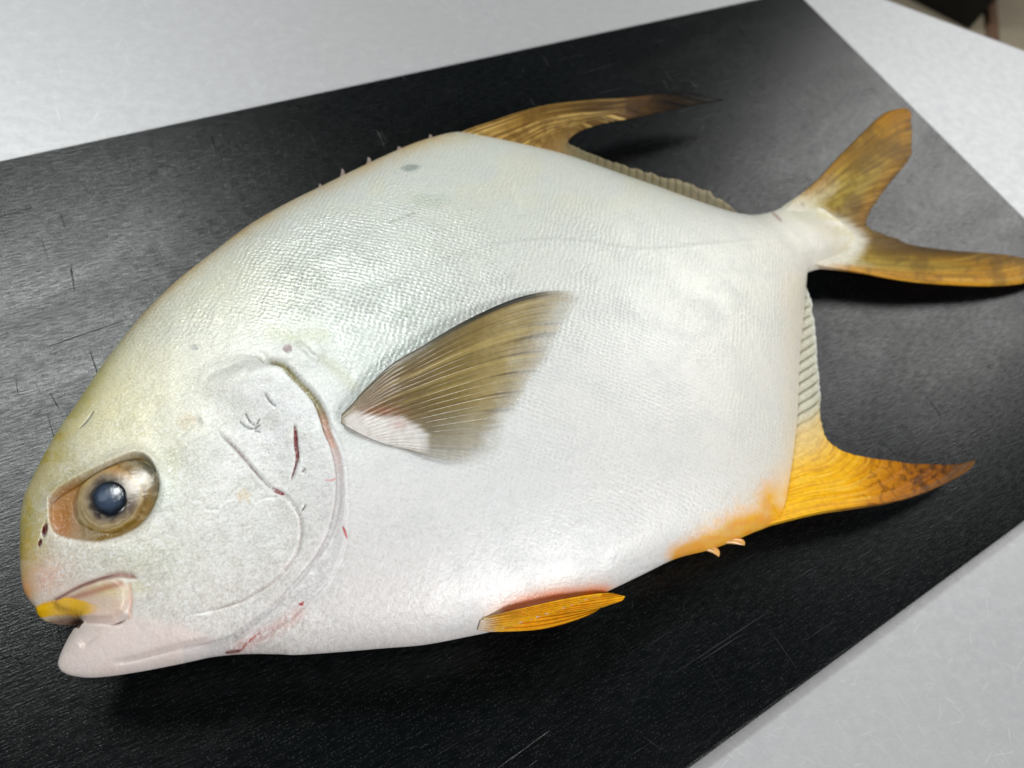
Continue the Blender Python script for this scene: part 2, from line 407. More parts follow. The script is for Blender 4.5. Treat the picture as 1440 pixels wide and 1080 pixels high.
# dome height from a membrane equation solved over the outline
def membrane(CP):
    CW = at(CP[..., 0], CP[..., 1], zmid_of(CP[..., 0]))[..., :2].reshape(-1, 2)
    q = grid_faces(170, 110); T = np.vstack([q[:, [0, 1, 2]], q[:, [0, 2, 3]]])
    p0, p1, p2 = CW[T[:, 0]], CW[T[:, 1]], CW[T[:, 2]]
    area2 = (p1[:, 0] - p0[:, 0]) * (p2[:, 1] - p0[:, 1]) - (p1[:, 1] - p0[:, 1]) * (p2[:, 0] - p0[:, 0])
    area = np.maximum(np.abs(area2) * 0.5, 1e-10)
    g = [np.stack([a[:, 1] - b[:, 1], b[:, 0] - a[:, 0]], -1) for a, b in ((p1, p2), (p2, p0), (p0, p1))]
    N = len(CW); I = []; J = []; K = []
    for a in range(3):
        for b in range(3):
            I.append(T[:, a]); J.append(T[:, b]); K.append((g[a] * g[b]).sum(1) / (4 * area))
    I = np.concatenate(I); J = np.concatenate(J); K = np.concatenate(K)
    rhs = np.bincount(T.ravel(), np.repeat(area / 3, 3), N)
    idx = np.arange(N).reshape(170, 110); fixed = np.zeros(N, bool)
    fixed[idx[0]] = fixed[idx[:, 0]] = fixed[idx[:, -1]] = True
    free = ~fixed; diag = np.bincount(I[I == J], K[I == J], N); diag[diag == 0] = 1
    x = np.zeros(N); r = np.where(free, rhs, 0); zz = r / diag; pp = zz.copy(); rz = r @ zz
    for it in range(700):
        Ap = np.where(free, np.bincount(I, K * pp[J], N), 0)
        al = rz / (pp @ Ap); x += al * pp; r -= al * Ap
        if np.abs(r).max() < 1e-12: break
        zz = r / diag; rn = r @ zz; pp = zz + (rn / rz) * pp; rz = rn
    P = np.maximum(x, 0).reshape(170, 110); return P / P.max()
cu, cv, CP = body_grid(170, 110); D0 = CP[:, 0].copy()
PHI = membrane(CP)
tng = np.gradient(D0, axis=0); tng /= np.linalg.norm(tng, axis=1)[:, None]; nout = np.stack([tng[:, 1], -tng[:, 0]], -1)
shift = np.zeros(170)
for it in range(3):
    cu, cv, CP = body_grid(170, 110)
    W = at(CP[..., 0], CP[..., 1], zmid_of(CP[..., 0])); W[..., 2] += TMAX * PHI ** 0.53 * (1 + 0.35 * (1 - sm(0.0, 0.30, cu)))[:, None] * (1 - 0.97 * sm(0.91, 1.0, cu))[:, None]
    bx, by = trace(W)
    over = (((bx - D0[:, None, 0]) * nout[:, None, 0] + (by - D0[:, None, 1]) * nout[:, None, 1])[:, :45]).max(1)
    shift = np.clip(shift + over * 0.9, 0, 25)
    shift = np.convolve(np.pad(shift, 6, 'edge'), np.ones(13) / 13, 'valid') * sm(0, .05, cu) * sm(1, .95, cu)
    OFF = [cu, -nout[:, 0] * shift, -nout[:, 1] * shift]
cu, cv, CP = body_grid(170, 110); PHI = membrane(CP)
print('outline shift', shift[::17].round(1))

NU, NV = 1000, 540
fu, fv, FP = body_grid(NU, NV)
def cubic_up(A, s, t):
    """A sampled at coarse params s (axis 0) -> params t"""
    i = np.clip(np.searchsorted(s, t) - 1, 0, len(s) - 2); w = (t - s[i]) / (s[i + 1] - s[i])
    g = lambda k: A[np.clip(k, 0, len(s) - 1)]
    a, b, c, d = g(i - 1), g(i), g(i + 1), g(i + 2); w = w[:, None]
    return 0.5 * (2 * b + (c - a) * w + (2 * a - 5 * b + 4 * c - d) * w ** 2 + (3 * b - a - 3 * c + d) * w ** 3)
ph = cubic_up(PHI, cu, fu); ph = np.maximum(cubic_up(ph.T, cv, fv).T, 0)
hgt = TMAX * ph ** 0.53
# a blunt, well filled snout; a tail stalk that thins into the fin
hgt *= 1 + 0.35 * (1 - sm(0.0, 0.30, fu))[:, None]
hgt *= (1 - 0.97 * sm(0.91, 1.0, fu))[:, None]
zm = zmid_of(FP[..., 0]) - 0.0026 * sm(0.955, 1.0, fu)[:, None]
base = at(FP[..., 0], FP[..., 1], zm)
TOP = base.copy(); TOP[..., 2] = zm + hgt
X, Y = trace(TOP)

# ---- sculpt: grooves, plates, eye socket, mouth (metres)
dz = np.zeros_like(X)
opercle = spline([(352, 501), (364, 504), (373, 514), (395, 520), (409, 535), (427, 553), (440, 569), (449, 589), (456, 613), (464, 631), (471, 658), (473, 682), (472, 704), (466, 736), (451, 772), (424, 807), (389, 846), (359, 870), (330, 892), (296, 903), (262, 908), (215, 921), (165, 934)], 120)
memb = spline([(452, 584), (470, 610), (482, 640), (487, 680), (488, 718), (484, 770), (468, 810), (443, 840), (418, 864), (376, 893), (336, 917)], 80)
preop = spline([(303, 601), (309, 610), (335, 635), (364, 669), (382, 687), (401, 698), (418, 721), (424, 745), (420, 772), (404, 798), (380, 822), (344, 844), (300, 859), (255, 866)], 100)
def groove(poly, depth, width, fade=True, wob=0.0):
    d, s, t = seg_dist(X, Y, poly, 60)
    f = np.exp(-(d / width) ** 2)
    if fade: f = f * np.minimum(1, np.minimum(t, 1 - t) * 8 + 0.05)
    return -depth * f
d_op, s_op, t_op = seg_dist(X, Y, opercle, 110)
up_op = 1 - sm(0.30, 0.52, t_op)                        # strong lip on the upper half
lip = (0.0011 + 0.0022 * up_op) * np.minimum(1, (1 - t_op) * 4)
sd_op = d_op * s_op
inner_sign = -1.0
on_plate = sm(-1.2, 1.2, inner_sign * sd_op) * np.exp(-(np.maximum(0, inner_sign * sd_op) / 70) ** 1.5) * sm(490, 535, Y + 0.25 * (X - 360))
dz += lip * on_plate * sm(105, 45, d_op)
dz += -(0.0005 + 0.0013 * up_op) * np.exp(-((inner_sign * sd_op + 6) / 6.0) ** 2) * np.minimum(1, t_op * 15) * np.minimum(1, (1 - t_op) * 3)
d_m, s_m, t_m = seg_dist(X, Y, memb, 80)
dz += 0.0007 * sm(-2.5, 2.5, -d_m * s_m) * np.exp(-np.maximum(0, -d_m * s_m) / 14) * np.minimum(1, np.minimum(t_m, 1 - t_m) * 10) * sm(75, 40, d_m)
dz += groove(memb, 0.0003, 4)
dz += groove(preop, 0.0007, 2.8)
d_p, s_p, t_p = seg_dist(X, Y, preop, 60)
dz += 0.0002 * sm(-2, 2, -d_p * s_p) * np.exp(-np.maximum(0, -d_p * s_p) / 18) * np.minimum(1, np.minimum(t_p, 1 - t_p) * 8) * sm(56, 30, d_p)
for poly, dep, wd in [
    ([(300, 690), (290, 705), (289, 716), (305, 716), (312, 708), (341, 680)], .00022, 2.0), ([(372, 556), (380, 568), (390, 577)], .0003, 1.8),
    ([(337, 592), (345, 600), (356, 603), (367, 598)], .0003, 1.8), ([(345, 582), (352, 594), (360, 600)], .00025, 1.6), ([(358, 604), (366, 608)], .0003, 2),
    ([(423, 650), (432, 643), (441, 637)], .0002, 1.6), ([(429, 662), (425, 668)], .0004, 2.4), ([(424, 721), (430, 712)], .0004, 2.2),
    ([(356, 708), (370, 701), (392, 699)], .0002, 2.0), ([(396, 745), (385, 756), (365, 770)], .0002, 2.5),
    ([(111, 603), (122, 592), (132, 578)], .0003, 1.8),
    ([(175, 869), (155, 880), (133, 893), (111, 909)], .0008, 6), ([(155, 933), (189, 927), (222, 918), (262, 908), (300, 901)], .0007, 4.5),
    ([(183, 826), (184, 845), (182, 866)], .0003, 3.5),
    ([(416, 480), (428, 488), (440, 500), (452, 506)], .0005, 4), ([(380, 508), (410, 508), (432, 512), (448, 510)], .0003, 4),
    ([(452, 500), (475, 515), (500, 530)], .0003, 7), ([(240, 625), (262, 600), (285, 590)], .0004, 8), ([(285, 535), (310, 522), (350, 510)], .0003, 6),
    ([(723, 262), (734, 285), (738, 305)], .0003, 4), ([(850, 834), (874, 822), (896, 804), (925, 795)], .0004, 3)]:
    dz += groove(spline(poly, 40), dep, wd)
latl = spline([(440, 470), (500, 430), (560, 398), (640, 362), (700, 346), (760, 339), (820, 341), (900, 352), (1000, 345), (1100, 335)], 80)
d_l, _, t_l = seg_dist(X, Y, latl, 30)
dz += 0.00018 * np.exp(-(d_l / 3.2) ** 2) * np.minimum(1, np.minimum(t_l, 1 - t_l) * 6)
blood = spline([(414.5, 602), (416, 616), (416.7, 631), (418.5, 644), (415.5, 658), (409, 677)], 50)
dz += groove(blood, 0.0007, 2.6)
# eye socket
orbit = spline([(70, 702), (84, 689), (104, 677), (130, 663), (158, 650), (184, 640), (203, 641), (217, 657), (223, 684), (216, 712), (200, 735), (172, 752), (140, 761), (105, 758), (78, 748), (70, 730), (70, 702)], 120)[:-1]
m_orb = poly_mask(X, Y, orbit, 3.2); m_soft = poly_mask(X, Y, orbit, 12)
upo = sm(745, 690, Y + 0.40 * (X - 140))
d_o, _, t_o = seg_dist(X, Y, np.vstack([orbit, orbit[:1]]), 60)
in_orb = inside(X, Y, orbit)
dz += -0.0019 * m_orb * upo - 0.0013 * m_soft * (1 - upo) - 0.0005 * m_orb * sm(0, 20, np.where(in_orb, d_o, 0))
rim_top = np.exp(-(d_o / 11) ** 2) * (~in_orb) * sm(715, 670, Y + 0.35 * (X - 100))
dz += 0.0012 * rim_top
dz += -0.0006 * np.exp(-((np.hypot((X - 236), (Y - 655) * 0.8)) / 26) ** 2)
# nostrils
for cx, cy, a, b_, dep in ((62.5, 745, 3.2, 9.5, .0016), (56, 763, 2.0, 5.0, .0010)):
    dz += -dep * np.exp(-(((X - cx + 0.15 * (Y - cy)) / a) ** 2 + ((Y - cy) / b_) ** 2) ** 1.5)
# mouth: upper lip, maxilla plate, cleft
maxi = np.array([(74, 846), (95, 833), (116, 823), (140, 815), (160, 812), (173, 818), (180, 830), (181, 846), (175, 862), (160, 872), (140, 874), (116, 873), (104, 864), (84, 858)])
m_max = poly_mask(X, Y, maxi, 5)
dz += 0.0016 * poly_mask(X, Y, maxi, 9) * m_max
dz += groove(spline([(50, 857), (66, 849), (81, 843), (110, 827), (133, 818), (164, 808), (186, 811), (196, 815)], 60), 0.0010, 3.5)
dz += groove(spline([(112, 873), (135, 874), (165, 874), (181, 867)], 40), 0.0011, 3.5)
liplow = spline([(52, 862), (70, 862), (90, 860), (106, 866)], 40)
m_in = poly_mask(X, Y, np.array([(66, 871), (78, 867), (95, 864), (108, 866), (116, 874), (110, 882), (84, 882), (64, 876)]), 2.0)
dz += -0.0035 * m_in
# loose low undulation of the flesh
dz += 0.0005 * (fbm(X / 130 + 3, Y / 130, 3) - 0.5) * np.minimum(1, hgt / 0.01)
dz += 0.0004 * (fbm(X / 28 + 8, Y / 28, 3) - 0.5) * np.minimum(1, hgt / 0.006) * (1 - sm(430, 520, X))
edge_f = np.minimum(1, hgt / 0.003)
TOP[..., 2] += dz * edge_f

# ---- pigment
ctrl = np.array([
 (500, 290, 216, 219, 208), (300, 400, 222, 221, 202), (210, 520, 224, 219, 190), (120, 600, 216, 210, 165), (60, 680, 205, 193, 128), (350, 560, 232, 233, 232),
 (330, 700, 232, 231, 230), (250, 790, 222, 222, 213), (600, 800, 231, 229, 229), (900, 600, 232, 229, 226), (800, 330, 221, 223, 212), (1080, 560, 234, 230, 220),
 (1000, 340, 224, 224, 214), (650, 280, 218, 221, 209), (700, 700, 230, 230, 229), (150, 915, 236, 224, 220), (300, 895, 233, 219, 216), (70, 800, 228, 206, 194),
 (500, 440, 210, 217, 210), (420, 400, 214, 219, 210), (260, 660, 220, 220, 210), (120, 790, 222, 216, 205), (800, 450, 226, 226, 221), (400, 850, 228, 222, 221), (560, 885, 228, 217, 213), (1150, 330, 230, 222, 206)], float)
num = np.zeros(X.shape + (3,)); den = np.zeros(X.shape)
for c in ctrl:
    w = np.exp(-((X - c[0]) ** 2 + (Y - c[1]) ** 2) / (2 * 75.0 ** 2)) + 1e-6
    num += w[..., None] * s2l(c[2:]); den += w
PIG = num / den[..., None]
PIG = PIG * .72 + s2l((236, 239, 241)) * .28
nz = fbm(X / 22, Y / 22, 4); nz2 = fbm(X / 7 + 50, Y / 7, 3); nz3 = fbm(X / 60 + 20, Y / 60 + 4, 3)
def tint(w, col):
    global PIG
    w = np.clip(w, 0, 1)[..., None]; PIG = PIG * (1 - w) + s2l(col) * w
tint(0.35 * sm(0.45, 0.65, nz3) * sm(330, 250, Y - 0.0 * X) , (226, 224, 196))
# dorsal edge: yellow-brown seam
Vv = fv[None, :] + 0 * X; Uu = fu[:, None] + 0 * X
tint(0.95 * np.exp(-(Vv / 0.045) ** 2) * sm(0.14, 0.24, Uu) * sm(0.66, 0.58, Uu) * (0.45 + nz), (206, 176, 118))
tint(0.55 * np.exp(-(Vv / 0.030) ** 2) * sm(0.60, 0.70, Uu) * sm(1.0, 0.9, Uu), (196, 192, 172))
# olive forehead and snout
d_f, _, t_f = seg_dist(X, Y, spline([(34, 800), (30, 760), (36, 698), (60, 645), (90, 595), (125, 545), (170, 480), (215, 430)], 60), 90)
tint(1.25 * np.exp(-(d_f / 15) ** 2) * sm(1.0, 0.55, t_f) * (0.45 + nz), (150, 142, 62))
tint(0.95 * np.exp(-(d_f / 36) ** 2) * sm(0.75, 0.45, t_f) * (0.35 + nz2), (190, 172, 90))
tint(0.45 * np.exp(-((X - 80) / 34) ** 2 - ((Y - 668) / 30) ** 2) * (0.2 + 1.4 * nz2), (164, 148, 62))
tint(0.8 * np.exp(-((X - 38) / 9) ** 2 - ((Y - 765) / 26) ** 2) * (0.4 + nz), (196, 168, 84))
tint(0.55 * np.exp(-((X - 205) / 60) ** 2 - ((Y - 790) / 32) ** 2) * (0.35 + 1.0 * nz), (204, 204, 182))
tint(0.40 * np.exp(-((X - 150) / 60) ** 2 - ((Y - 600) / 40) ** 2) * sm(.4, .7, nz), (226, 214, 160))
tint(0.5 * np.exp(-((X - 262) / 26) ** 2 - ((Y - 700) / 60) ** 2) * sm(.35, .65, nz), (206, 206, 190))
tint(0.75 * np.exp(-((X - 385) / 62) ** 2 - ((Y - 595) / 62) ** 2) * sm(.25, .55, nz), (242, 242, 246))
tint(0.55 * np.exp(-((X - 350) / 60) ** 2 - ((Y - 775) / 50) ** 2) * sm(.3, .6, nz), (240, 239, 240))
tint(0.45 * np.exp(-((X - 262) / 30) ** 2 - ((Y - 610) / 40) ** 2) * sm(.3, .6, nz), (198, 196, 172))
tint(0.40 * np.exp(-((X - 180) / 60) ** 2 - ((Y - 785) / 18) ** 2) * sm(.3, .6, nz), (196, 200, 182))
tint(0.28 * sm(.46, .62, nz) * sm(470, 400, X) * sm(450, 560, Y), (238, 237, 232))
tint(0.22 * sm(.54, .40, nz) * sm(470, 400, X) * sm(450, 560, Y), (200, 198, 184))
tint(0.42 * np.exp(-((X - 165) / 85) ** 2 - ((Y - 560) / 80) ** 2) * (0.5 + .8 * nz), (230, 222, 172))
tint(0.30 * np.exp(-((X - 330) / 110) ** 2 - ((Y - 400) / 60) ** 2) * (0.4 + .8 * nz), (226, 222, 188))
# snout pink and lip, with brown crease shading painted in
tint(0.7 * np.exp(-((X - 62) / 34) ** 2 - ((Y - 812) / 26) ** 2), (238, 198, 184))
tint(0.75 * np.exp(-((X - 37) / 9) ** 2 - ((Y - 830) / 18) ** 2), (232, 168, 104))
tint(0.8 * m_max, (222, 196, 176))
tint(0.6 * m_max * sm(0.4, 0.7, nz), (232, 224, 206)); tint(.6 * m_max * np.exp(-((X - 150) / 24) ** 2 - ((Y - 832) / 8) ** 2), (226, 216, 160)); tint(.5 * m_max * sm(852, 868, Y), (236, 214, 204))
tint(0.8 * m_max * np.exp(-((Y - (846 - 0.30 * (X - 80)) - 4) / 5.5) ** 2) * sm(70, 95, X), (172, 118, 98))  # brown shading painted into the crease under the arch
lipp = np.array([(46, 856), (60, 848), (80, 843), (100, 843), (122, 848), (146, 856), (136, 864), (114, 868), (96, 864), (76, 866), (56, 869)])
m_lip = poly_mask(X, Y, lipp, 2.5) * sm(150, 112, X + 4 * (nz2 - .5))
tint(m_lip * (0.8 + 0.5 * nz), (250, 192, 8))
tint(0.8 * poly_mask(X, Y, np.array([(50, 868), (62, 871), (78, 867), (96, 866), (110, 870), (100, 873), (84, 871), (66, 877), (54, 874)]), 2), (240, 222, 176))
tint(0.95 * m_in, (120, 88, 72))
tint(0.75 * np.exp(-(seg_dist(X, Y, spline([(81, 843), (110, 827), (133, 818), (164, 808), (188, 811)], 40), 40)[0] / 4) ** 2), (150, 92, 84))  # crease shade painted along the maxilla groove
tint(0.55 * np.exp(-(seg_dist(X, Y, [(183, 822), (184, 845), (182, 868)], 40)[0] / 3) ** 2), (206, 150, 128))
tint(0.35 * np.exp(-((X - 196) / 14) ** 2 - ((Y - 826) / 9) ** 2), (214, 206, 140))
# lower jaw: pale pink
tint(0.65 * poly_mask(X, Y, np.array([(112, 876), (180, 868), (260, 880), (300, 900), (290, 926), (150, 955), (80, 950), (76, 925)]), 14), (238, 222, 218))
# eye socket membrane
tint(m_orb, (124, 100, 56)); tint(.35 * m_soft * (1 - m_orb), (170, 150, 110))
tint(m_orb * sm(124, 92, X), (160, 118, 76))
tint(0.5 * m_orb * sm(100, 82, X) * sm(700, 740, Y), (170, 116, 82))
tint(0.8 * m_orb * sm(190, 214, X), (132, 134, 118))
tint(0.55 * np.exp(-((X - 243) / 22) ** 2 - ((Y - 648) / 24) ** 2) * (0.3 + nz), (176, 178, 146))
tint(0.5 * np.exp(-((X - 232) / 14) ** 2 - ((Y - 690) / 30) ** 2) * (1 - m_orb), (196, 208, 196))
for cx, cy, a, b_ in ((62.5, 745, 4.0, 10), (56, 763, 2.6, 6)):
    e = ((X - cx + 0.15 * (Y - cy)) / a) ** 2 + ((Y - cy) / b_) ** 2
    tint(sm(1.25, 0.6, e), (92, 30, 14))
tint(0.8 * np.exp(-((X - 70) / 4) ** 2 - ((Y - 748) / 11) ** 2), (228, 216, 200))
# gill slit colours, plus crevice shade painted at the plate edge
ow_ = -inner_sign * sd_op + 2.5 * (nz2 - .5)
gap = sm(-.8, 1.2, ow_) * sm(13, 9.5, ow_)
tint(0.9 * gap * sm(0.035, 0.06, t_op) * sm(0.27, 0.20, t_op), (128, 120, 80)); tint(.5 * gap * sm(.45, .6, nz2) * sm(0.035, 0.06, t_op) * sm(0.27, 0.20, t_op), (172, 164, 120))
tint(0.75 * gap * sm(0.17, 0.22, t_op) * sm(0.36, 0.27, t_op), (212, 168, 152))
tint(0.9 * np.exp(-((ow_ - .6) / 1.5) ** 2) * (d_op < 20) * sm(0.015, 0.04, t_op) * sm(0.34, 0.24, t_op), (52, 48, 30)); tint(0.5 * np.exp(-((ow_ - .6) / 1.5) ** 2) * (d_op < 20) * sm(0.26, 0.32, t_op) * sm(.62, .45, t_op), (140, 116, 116))  # thin dark line painted as crevice shade along the gill cover
strip = (inner_sign * sd_op < 0) * (-d_m * s_m > 0) * (t_op > 0.27) * (d_m < 79) * (d_op < 100)
tint(0.5 * strip, (214, 212, 214))
d_b, _, t_b = seg_dist(X, Y, spline([(420, 862), (392, 882), (360, 898), (330, 914)], 30), 50)
tint(0.5 * np.exp(-(d_b / 10) ** 2), (222, 178, 172))
tint(.16 * np.exp(-((d_l - 4) / 2.5) ** 2) * np.minimum(1, np.minimum(t_l, 1 - t_l) * 6), (186, 192, 188))
# cuts and bloody marks, then crease shade painted as dark lines
def mark(poly, w, col, k=1.0, taper=True):
    d, _, t = seg_dist(X, Y, spline(poly, 40), 30)
    ww = w * (np.sqrt(np.maximum(0.02, 4 * t * (1 - t))) if taper else 1)
    tint(k * sm(ww * 1.25, ww * 0.6, d), col)
mark([(414.5, 602), (416, 616), (416.7, 631), (418.5, 644), (416, 658)], 3.3, (112, 18, 30))
mark([(418, 645), (415.5, 658), (409, 678)], 1.8, (96, 26, 32))
mark([(382, 685), (390, 691), (400, 696)], 3.2, (128, 28, 42))
mark([(482, 741), (485, 748), (488, 757)], 2.0, (176, 40, 46)); mark([(420, 849), (424, 850), (427, 846)], 2.4, (172, 52, 46))
mark([(316, 918), (332, 916), (340, 914)], 2.6, (120, 40, 40)); mark([(338, 916), (350, 902), (366, 890)], 1.8, (188, 110, 104), .8)
mark([(340, 889), (343, 890)], 2.0, (120, 60, 54)); mark([(456, 680), (466, 681), (474, 678)], 1.8, (206, 140, 140), .7)
mark([(309, 610), (335, 635), (364, 669), (382, 687)], 2.0, (112, 84, 84), .75); mark([(401, 698), (418, 721), (424, 745), (420, 772), (404, 798), (380, 822), (344, 844), (300, 859)], 1.6, (168, 150, 150), .6)  # shade of the preopercle groove painted as a darker line
mark([(364, 504), (373, 514), (395, 520)], 2.0, (96, 92, 60), .8)  # crevice shade painted on the upper gill cover edge
for pl in ([(337, 592), (345, 600), (356, 603), (367, 598)], [(345, 582), (352, 594), (360, 600)], [(361, 597), (366, 590)], [(357, 605), (366, 608)], [(372, 556), (380, 568), (390, 577)], [(429, 662), (425, 668)], [(424, 721), (430, 712)], [(111, 603), (122, 592), (132, 578)]):
    mark(pl, 1.5, (92, 96, 90), .85)  # shade of the fine skin creases painted in
tint(0.95 * sm(1.3, 0.7, ((X - 404) / 7) ** 2 + ((Y - 490) / 5.5) ** 2 + nz2 - 0.5), (146, 126, 130))
tint(0.7 * sm(1.5, 0.5, ((X - 578 + .3 * (Y - 236)) / 14) ** 2 + ((Y - 236) / 5) ** 2 + nz2 - .5), (128, 142, 138))
tint(0.5 * sm(1.5, 0.5, ((X - 274) / 6) ** 2 + ((Y - 488) / 4.5) ** 2 + nz2 - .5), (140, 146, 148))
tint(0.35 * sm(1.5, 0.3, ((X - 608) / 26) ** 2 + ((Y - 282) / 10) ** 2 + 2 * (nz2 - .5)), (176, 190, 172))
tint(0.35 * sm(1.5, 0.3, ((X - 228) / 13) ** 2 + ((Y - 562) / 10) ** 2 + 2 * (nz2 - .5)), (184, 180, 158))
tint(0.30 * sm(1.5, 0.3, ((X - 570) / 14) ** 2 + ((Y - 438) / 8) ** 2 + 2 * (nz2 - .5)), (170, 184, 160))
for i in range(9):
    tint(0.7 * sm(1.4, 0.6, ((X - 549 - 4.2 * i) / 1.8) ** 2 + ((Y - 313 + 1.6 * i + (i % 2)) / 1.5) ** 2), (128, 132, 118))
tint(0.45 * sm(1.6, .2, ((X - 262) / 14) ** 2 + ((Y - 592) / 10) ** 2 + 3 * (nz2 - .5)), (206, 188, 160))
tint(0.35 * sm(1.6, .2, ((X - 345) / 12) ** 2 + ((Y - 698) / 8) ** 2 + 3 * (nz2 - .5)), (236, 208, 150))
# olive trace behind the head
tint(0.45 * np.exp(-(seg_dist(X, Y, spline([(385, 470), (420, 476), (455, 470)], 30), 60)[0] / 10) ** 2) * (0.3 + nz2), (196, 200, 160))
tint(0.40 * np.exp(-(seg_dist(X, Y, spline([(455, 505), (475, 520), (498, 545)], 30), 60)[0] / 9) ** 2), (204, 204, 176))
# anal and pelvic orange
d_a, s_a, t_a = seg_dist(X, Y, spline([(935, 796), (950, 788), (996, 776), (1057, 752), (1092, 738), (1104, 715)], 50), 90)
tint(1.7 * sm(0, 0.16, t_a) * np.exp(-(d_a / (13 + 20 * t_a + 16 * (nz - .4))) ** 2), (252, 170, 10))
tint(0.55 * sm(0.1, 0.5, t_a) * np.exp(-(d_a / 40) ** 2) * sm(0.42, 0.62, nz2), (246, 196, 96))
d_v, _, t_v = seg_dist(X, Y, spline([(700, 866), (736, 849), (780, 838), (850, 832)], 40), 60)
tint(0.95 * np.exp(-(d_v / 10) ** 2) * sm(0, .1, t_v), (190, 84, 18)); tint(0.35 * np.exp(-(d_v / 22) ** 2), (240, 200, 176))
# creamy seam at the anal fin base
d_e, _, t_e = seg_dist(X, Y, [(1119, 400), (1120, 580), (1104, 700)], 60)
tint(0.55 * np.exp(-((d_e - 6) / 14) ** 2), (240, 230, 210))
# tail stalk yellowing
tint(0.8 * sm(0.94, .98, Uu), (226, 219, 203)); tint(0.6 * sm(0.965, 1.0, Uu) * sm(.4, .6, nz2), (206, 192, 140)); tint(.5 * np.exp(-((X - 1128) / 22) ** 2 - ((Y - 300) / 12) ** 2), (196, 200, 176))
mark([(1085, 298), (1094, 306), (1100, 312)], 2.2, (150, 104, 96), .7)

lum = PIG.mean(-1, keepdims=True); PIG = np.clip(lum + (PIG - lum) * 1.28, 0.002, 0.95)
jawm = poly_mask(X, Y, np.array([(112, 876), (180, 868), (260, 880), (300, 900), (330, 940), (150, 975), (40, 950), (76, 900)]), 10)
# ---- masks: scales, wetness, guanine mottling
scale = sm(330, 470, X + 0.35 * (500 - Y)) * np.exp(-((Y - 400 - 0.00 * X) / 150.0) ** 2) * sm(1000, 600, X)
scale = (0.14 + 0.26 * np.maximum(sm(640, 420, Y), .75 * sm(620, 720, X) * sm(780, 640, Y))) + 0.60 * np.clip(scale, 0, 1)
headm = sm(485, 450, X + 0.0 * Y) * sm(470, 520, Y + 0.2 * (X - 200))
scale *= (1 - 0.97 * np.clip(headm, 0, 1)) * sm(900, 780, Y) 
scale *= 1 - 0.85 * np.exp(-(((X - 455) / 60) ** 2 + ((Y - 525) / 50) ** 2))
wet = np.clip(0.08 + 0.9 * np.exp(-((np.where(strip, 0, d_m)) / 9) ** 2) * (t_m > .02) + 1.0 * m_orb + 0.6 * m_max + 0.55 * sm(0.56, 0.66, nz3) * sm(.35, .6, nz) * sm(900, 700, X), 0, 1)
mot = np.clip(0.22 + 0.5 * headm * sm(620, 700, Y + 0.2 * X) + 0.35 * sm(620, 760, Y), 0, 1) * (1 - m_orb) * (1 - sm(0.93, 0.97, Uu)) * (1 - m_max) * (1 - 0.8 * poly_mask(X, Y, np.array([(112, 876), (180, 868), (260, 880), (300, 900), (330, 940), (150, 975), (40, 950), (76, 900)]), 10))
grainy = np.clip(0.30 + 0.40 * sm(520, 400, X) * sm(420, 520, Y + .3 * X) , 0, 1) * (1 - m_orb) * (1 - m_max) * (1 - jawm)
clean = (1 - np.clip(1.7 * sm(0, 0.16, t_a) * np.exp(-(d_a / (13 + 20 * t_a + 16 * (nz - .4))) ** 2), 0, 1)) * (1 - np.exp(-(d_v / 14) ** 2)) * (1 - poly_mask(X, Y, np.array([(30, 800), (60, 840), (110, 815), (165, 800), (190, 815), (190, 870), (110, 890), (30, 890), (20, 830)]), 8)) * (1 - .9 * np.exp(-(d_f / 30) ** 2) * sm(1.0, 0.55, t_f))
mot = mot * clean; grainy = grainy * clean; scale = scale * (.25 + .75 * clean)
MSK = np.stack([scale, wet, mot, grainy], -1)

# ---- underside: the same dome, pressed flat on the board
NB = 70
jb = np.unique(np.round(np.linspace(0, NV - 1, NB)).astype(int)); NB = len(jb)
BOT = base[:, jb].copy(); BOT[..., 2] = np.maximum(zm[:, jb] - hgt[:, jb] * 0.97, 0.0004)
Vt = TOP.reshape(-1, 3); Vb = BOT.reshape(-1, 3); off = len(Vt)
Ft = grid_faces(NU, NV); Fb = grid_faces(NU, NB, off, True)
# sew the rim: replace the border vertices of the underside by those of the top
remap = np.arange(off + len(Vb)); ib = np.arange(NU) * NB
remap[off + ib] = np.arange(NU) * NV; remap[off + ib + NB - 1] = np.arange(NU) * NV + NV - 1
Fb = remap[Fb]
c0 = PIG[:, jb].reshape(-1, 3); m0 = MSK[:, jb].reshape(-1, 4)
fish = bpy.data.objects.new('fish', None); scene.collection.objects.link(fish)
fish.location = (float(base[NU // 2, NV // 2, 0]), float(base[NU // 2, NV // 2, 1]), 0.0)
bpy.context.view_layer.update()
tag(fish, 'whole silver white fish with yellow fins lying on the black cutting board', 'fish')
# orientation check so that normals face outwards
a, b, c = Vt[Ft[NU * 200 + 100, 0]], Vt[Ft[NU * 200 + 100, 1]], Vt[Ft[NU * 200 + 100, 2]]
Fall = np.vstack([Ft, Fb])
if np.cross(b - a, c - a)[2] < 0: Fall = Fall[:, ::-1]
body = link_mesh('body', np.vstack([Vt, Vb]), Fall, MAT_SKIN, fish, True,
                 {'pigment': np.vstack([PIG.reshape(-1, 3), c0]), 'mask': np.vstack([MSK.reshape(-1, 4), m0])})

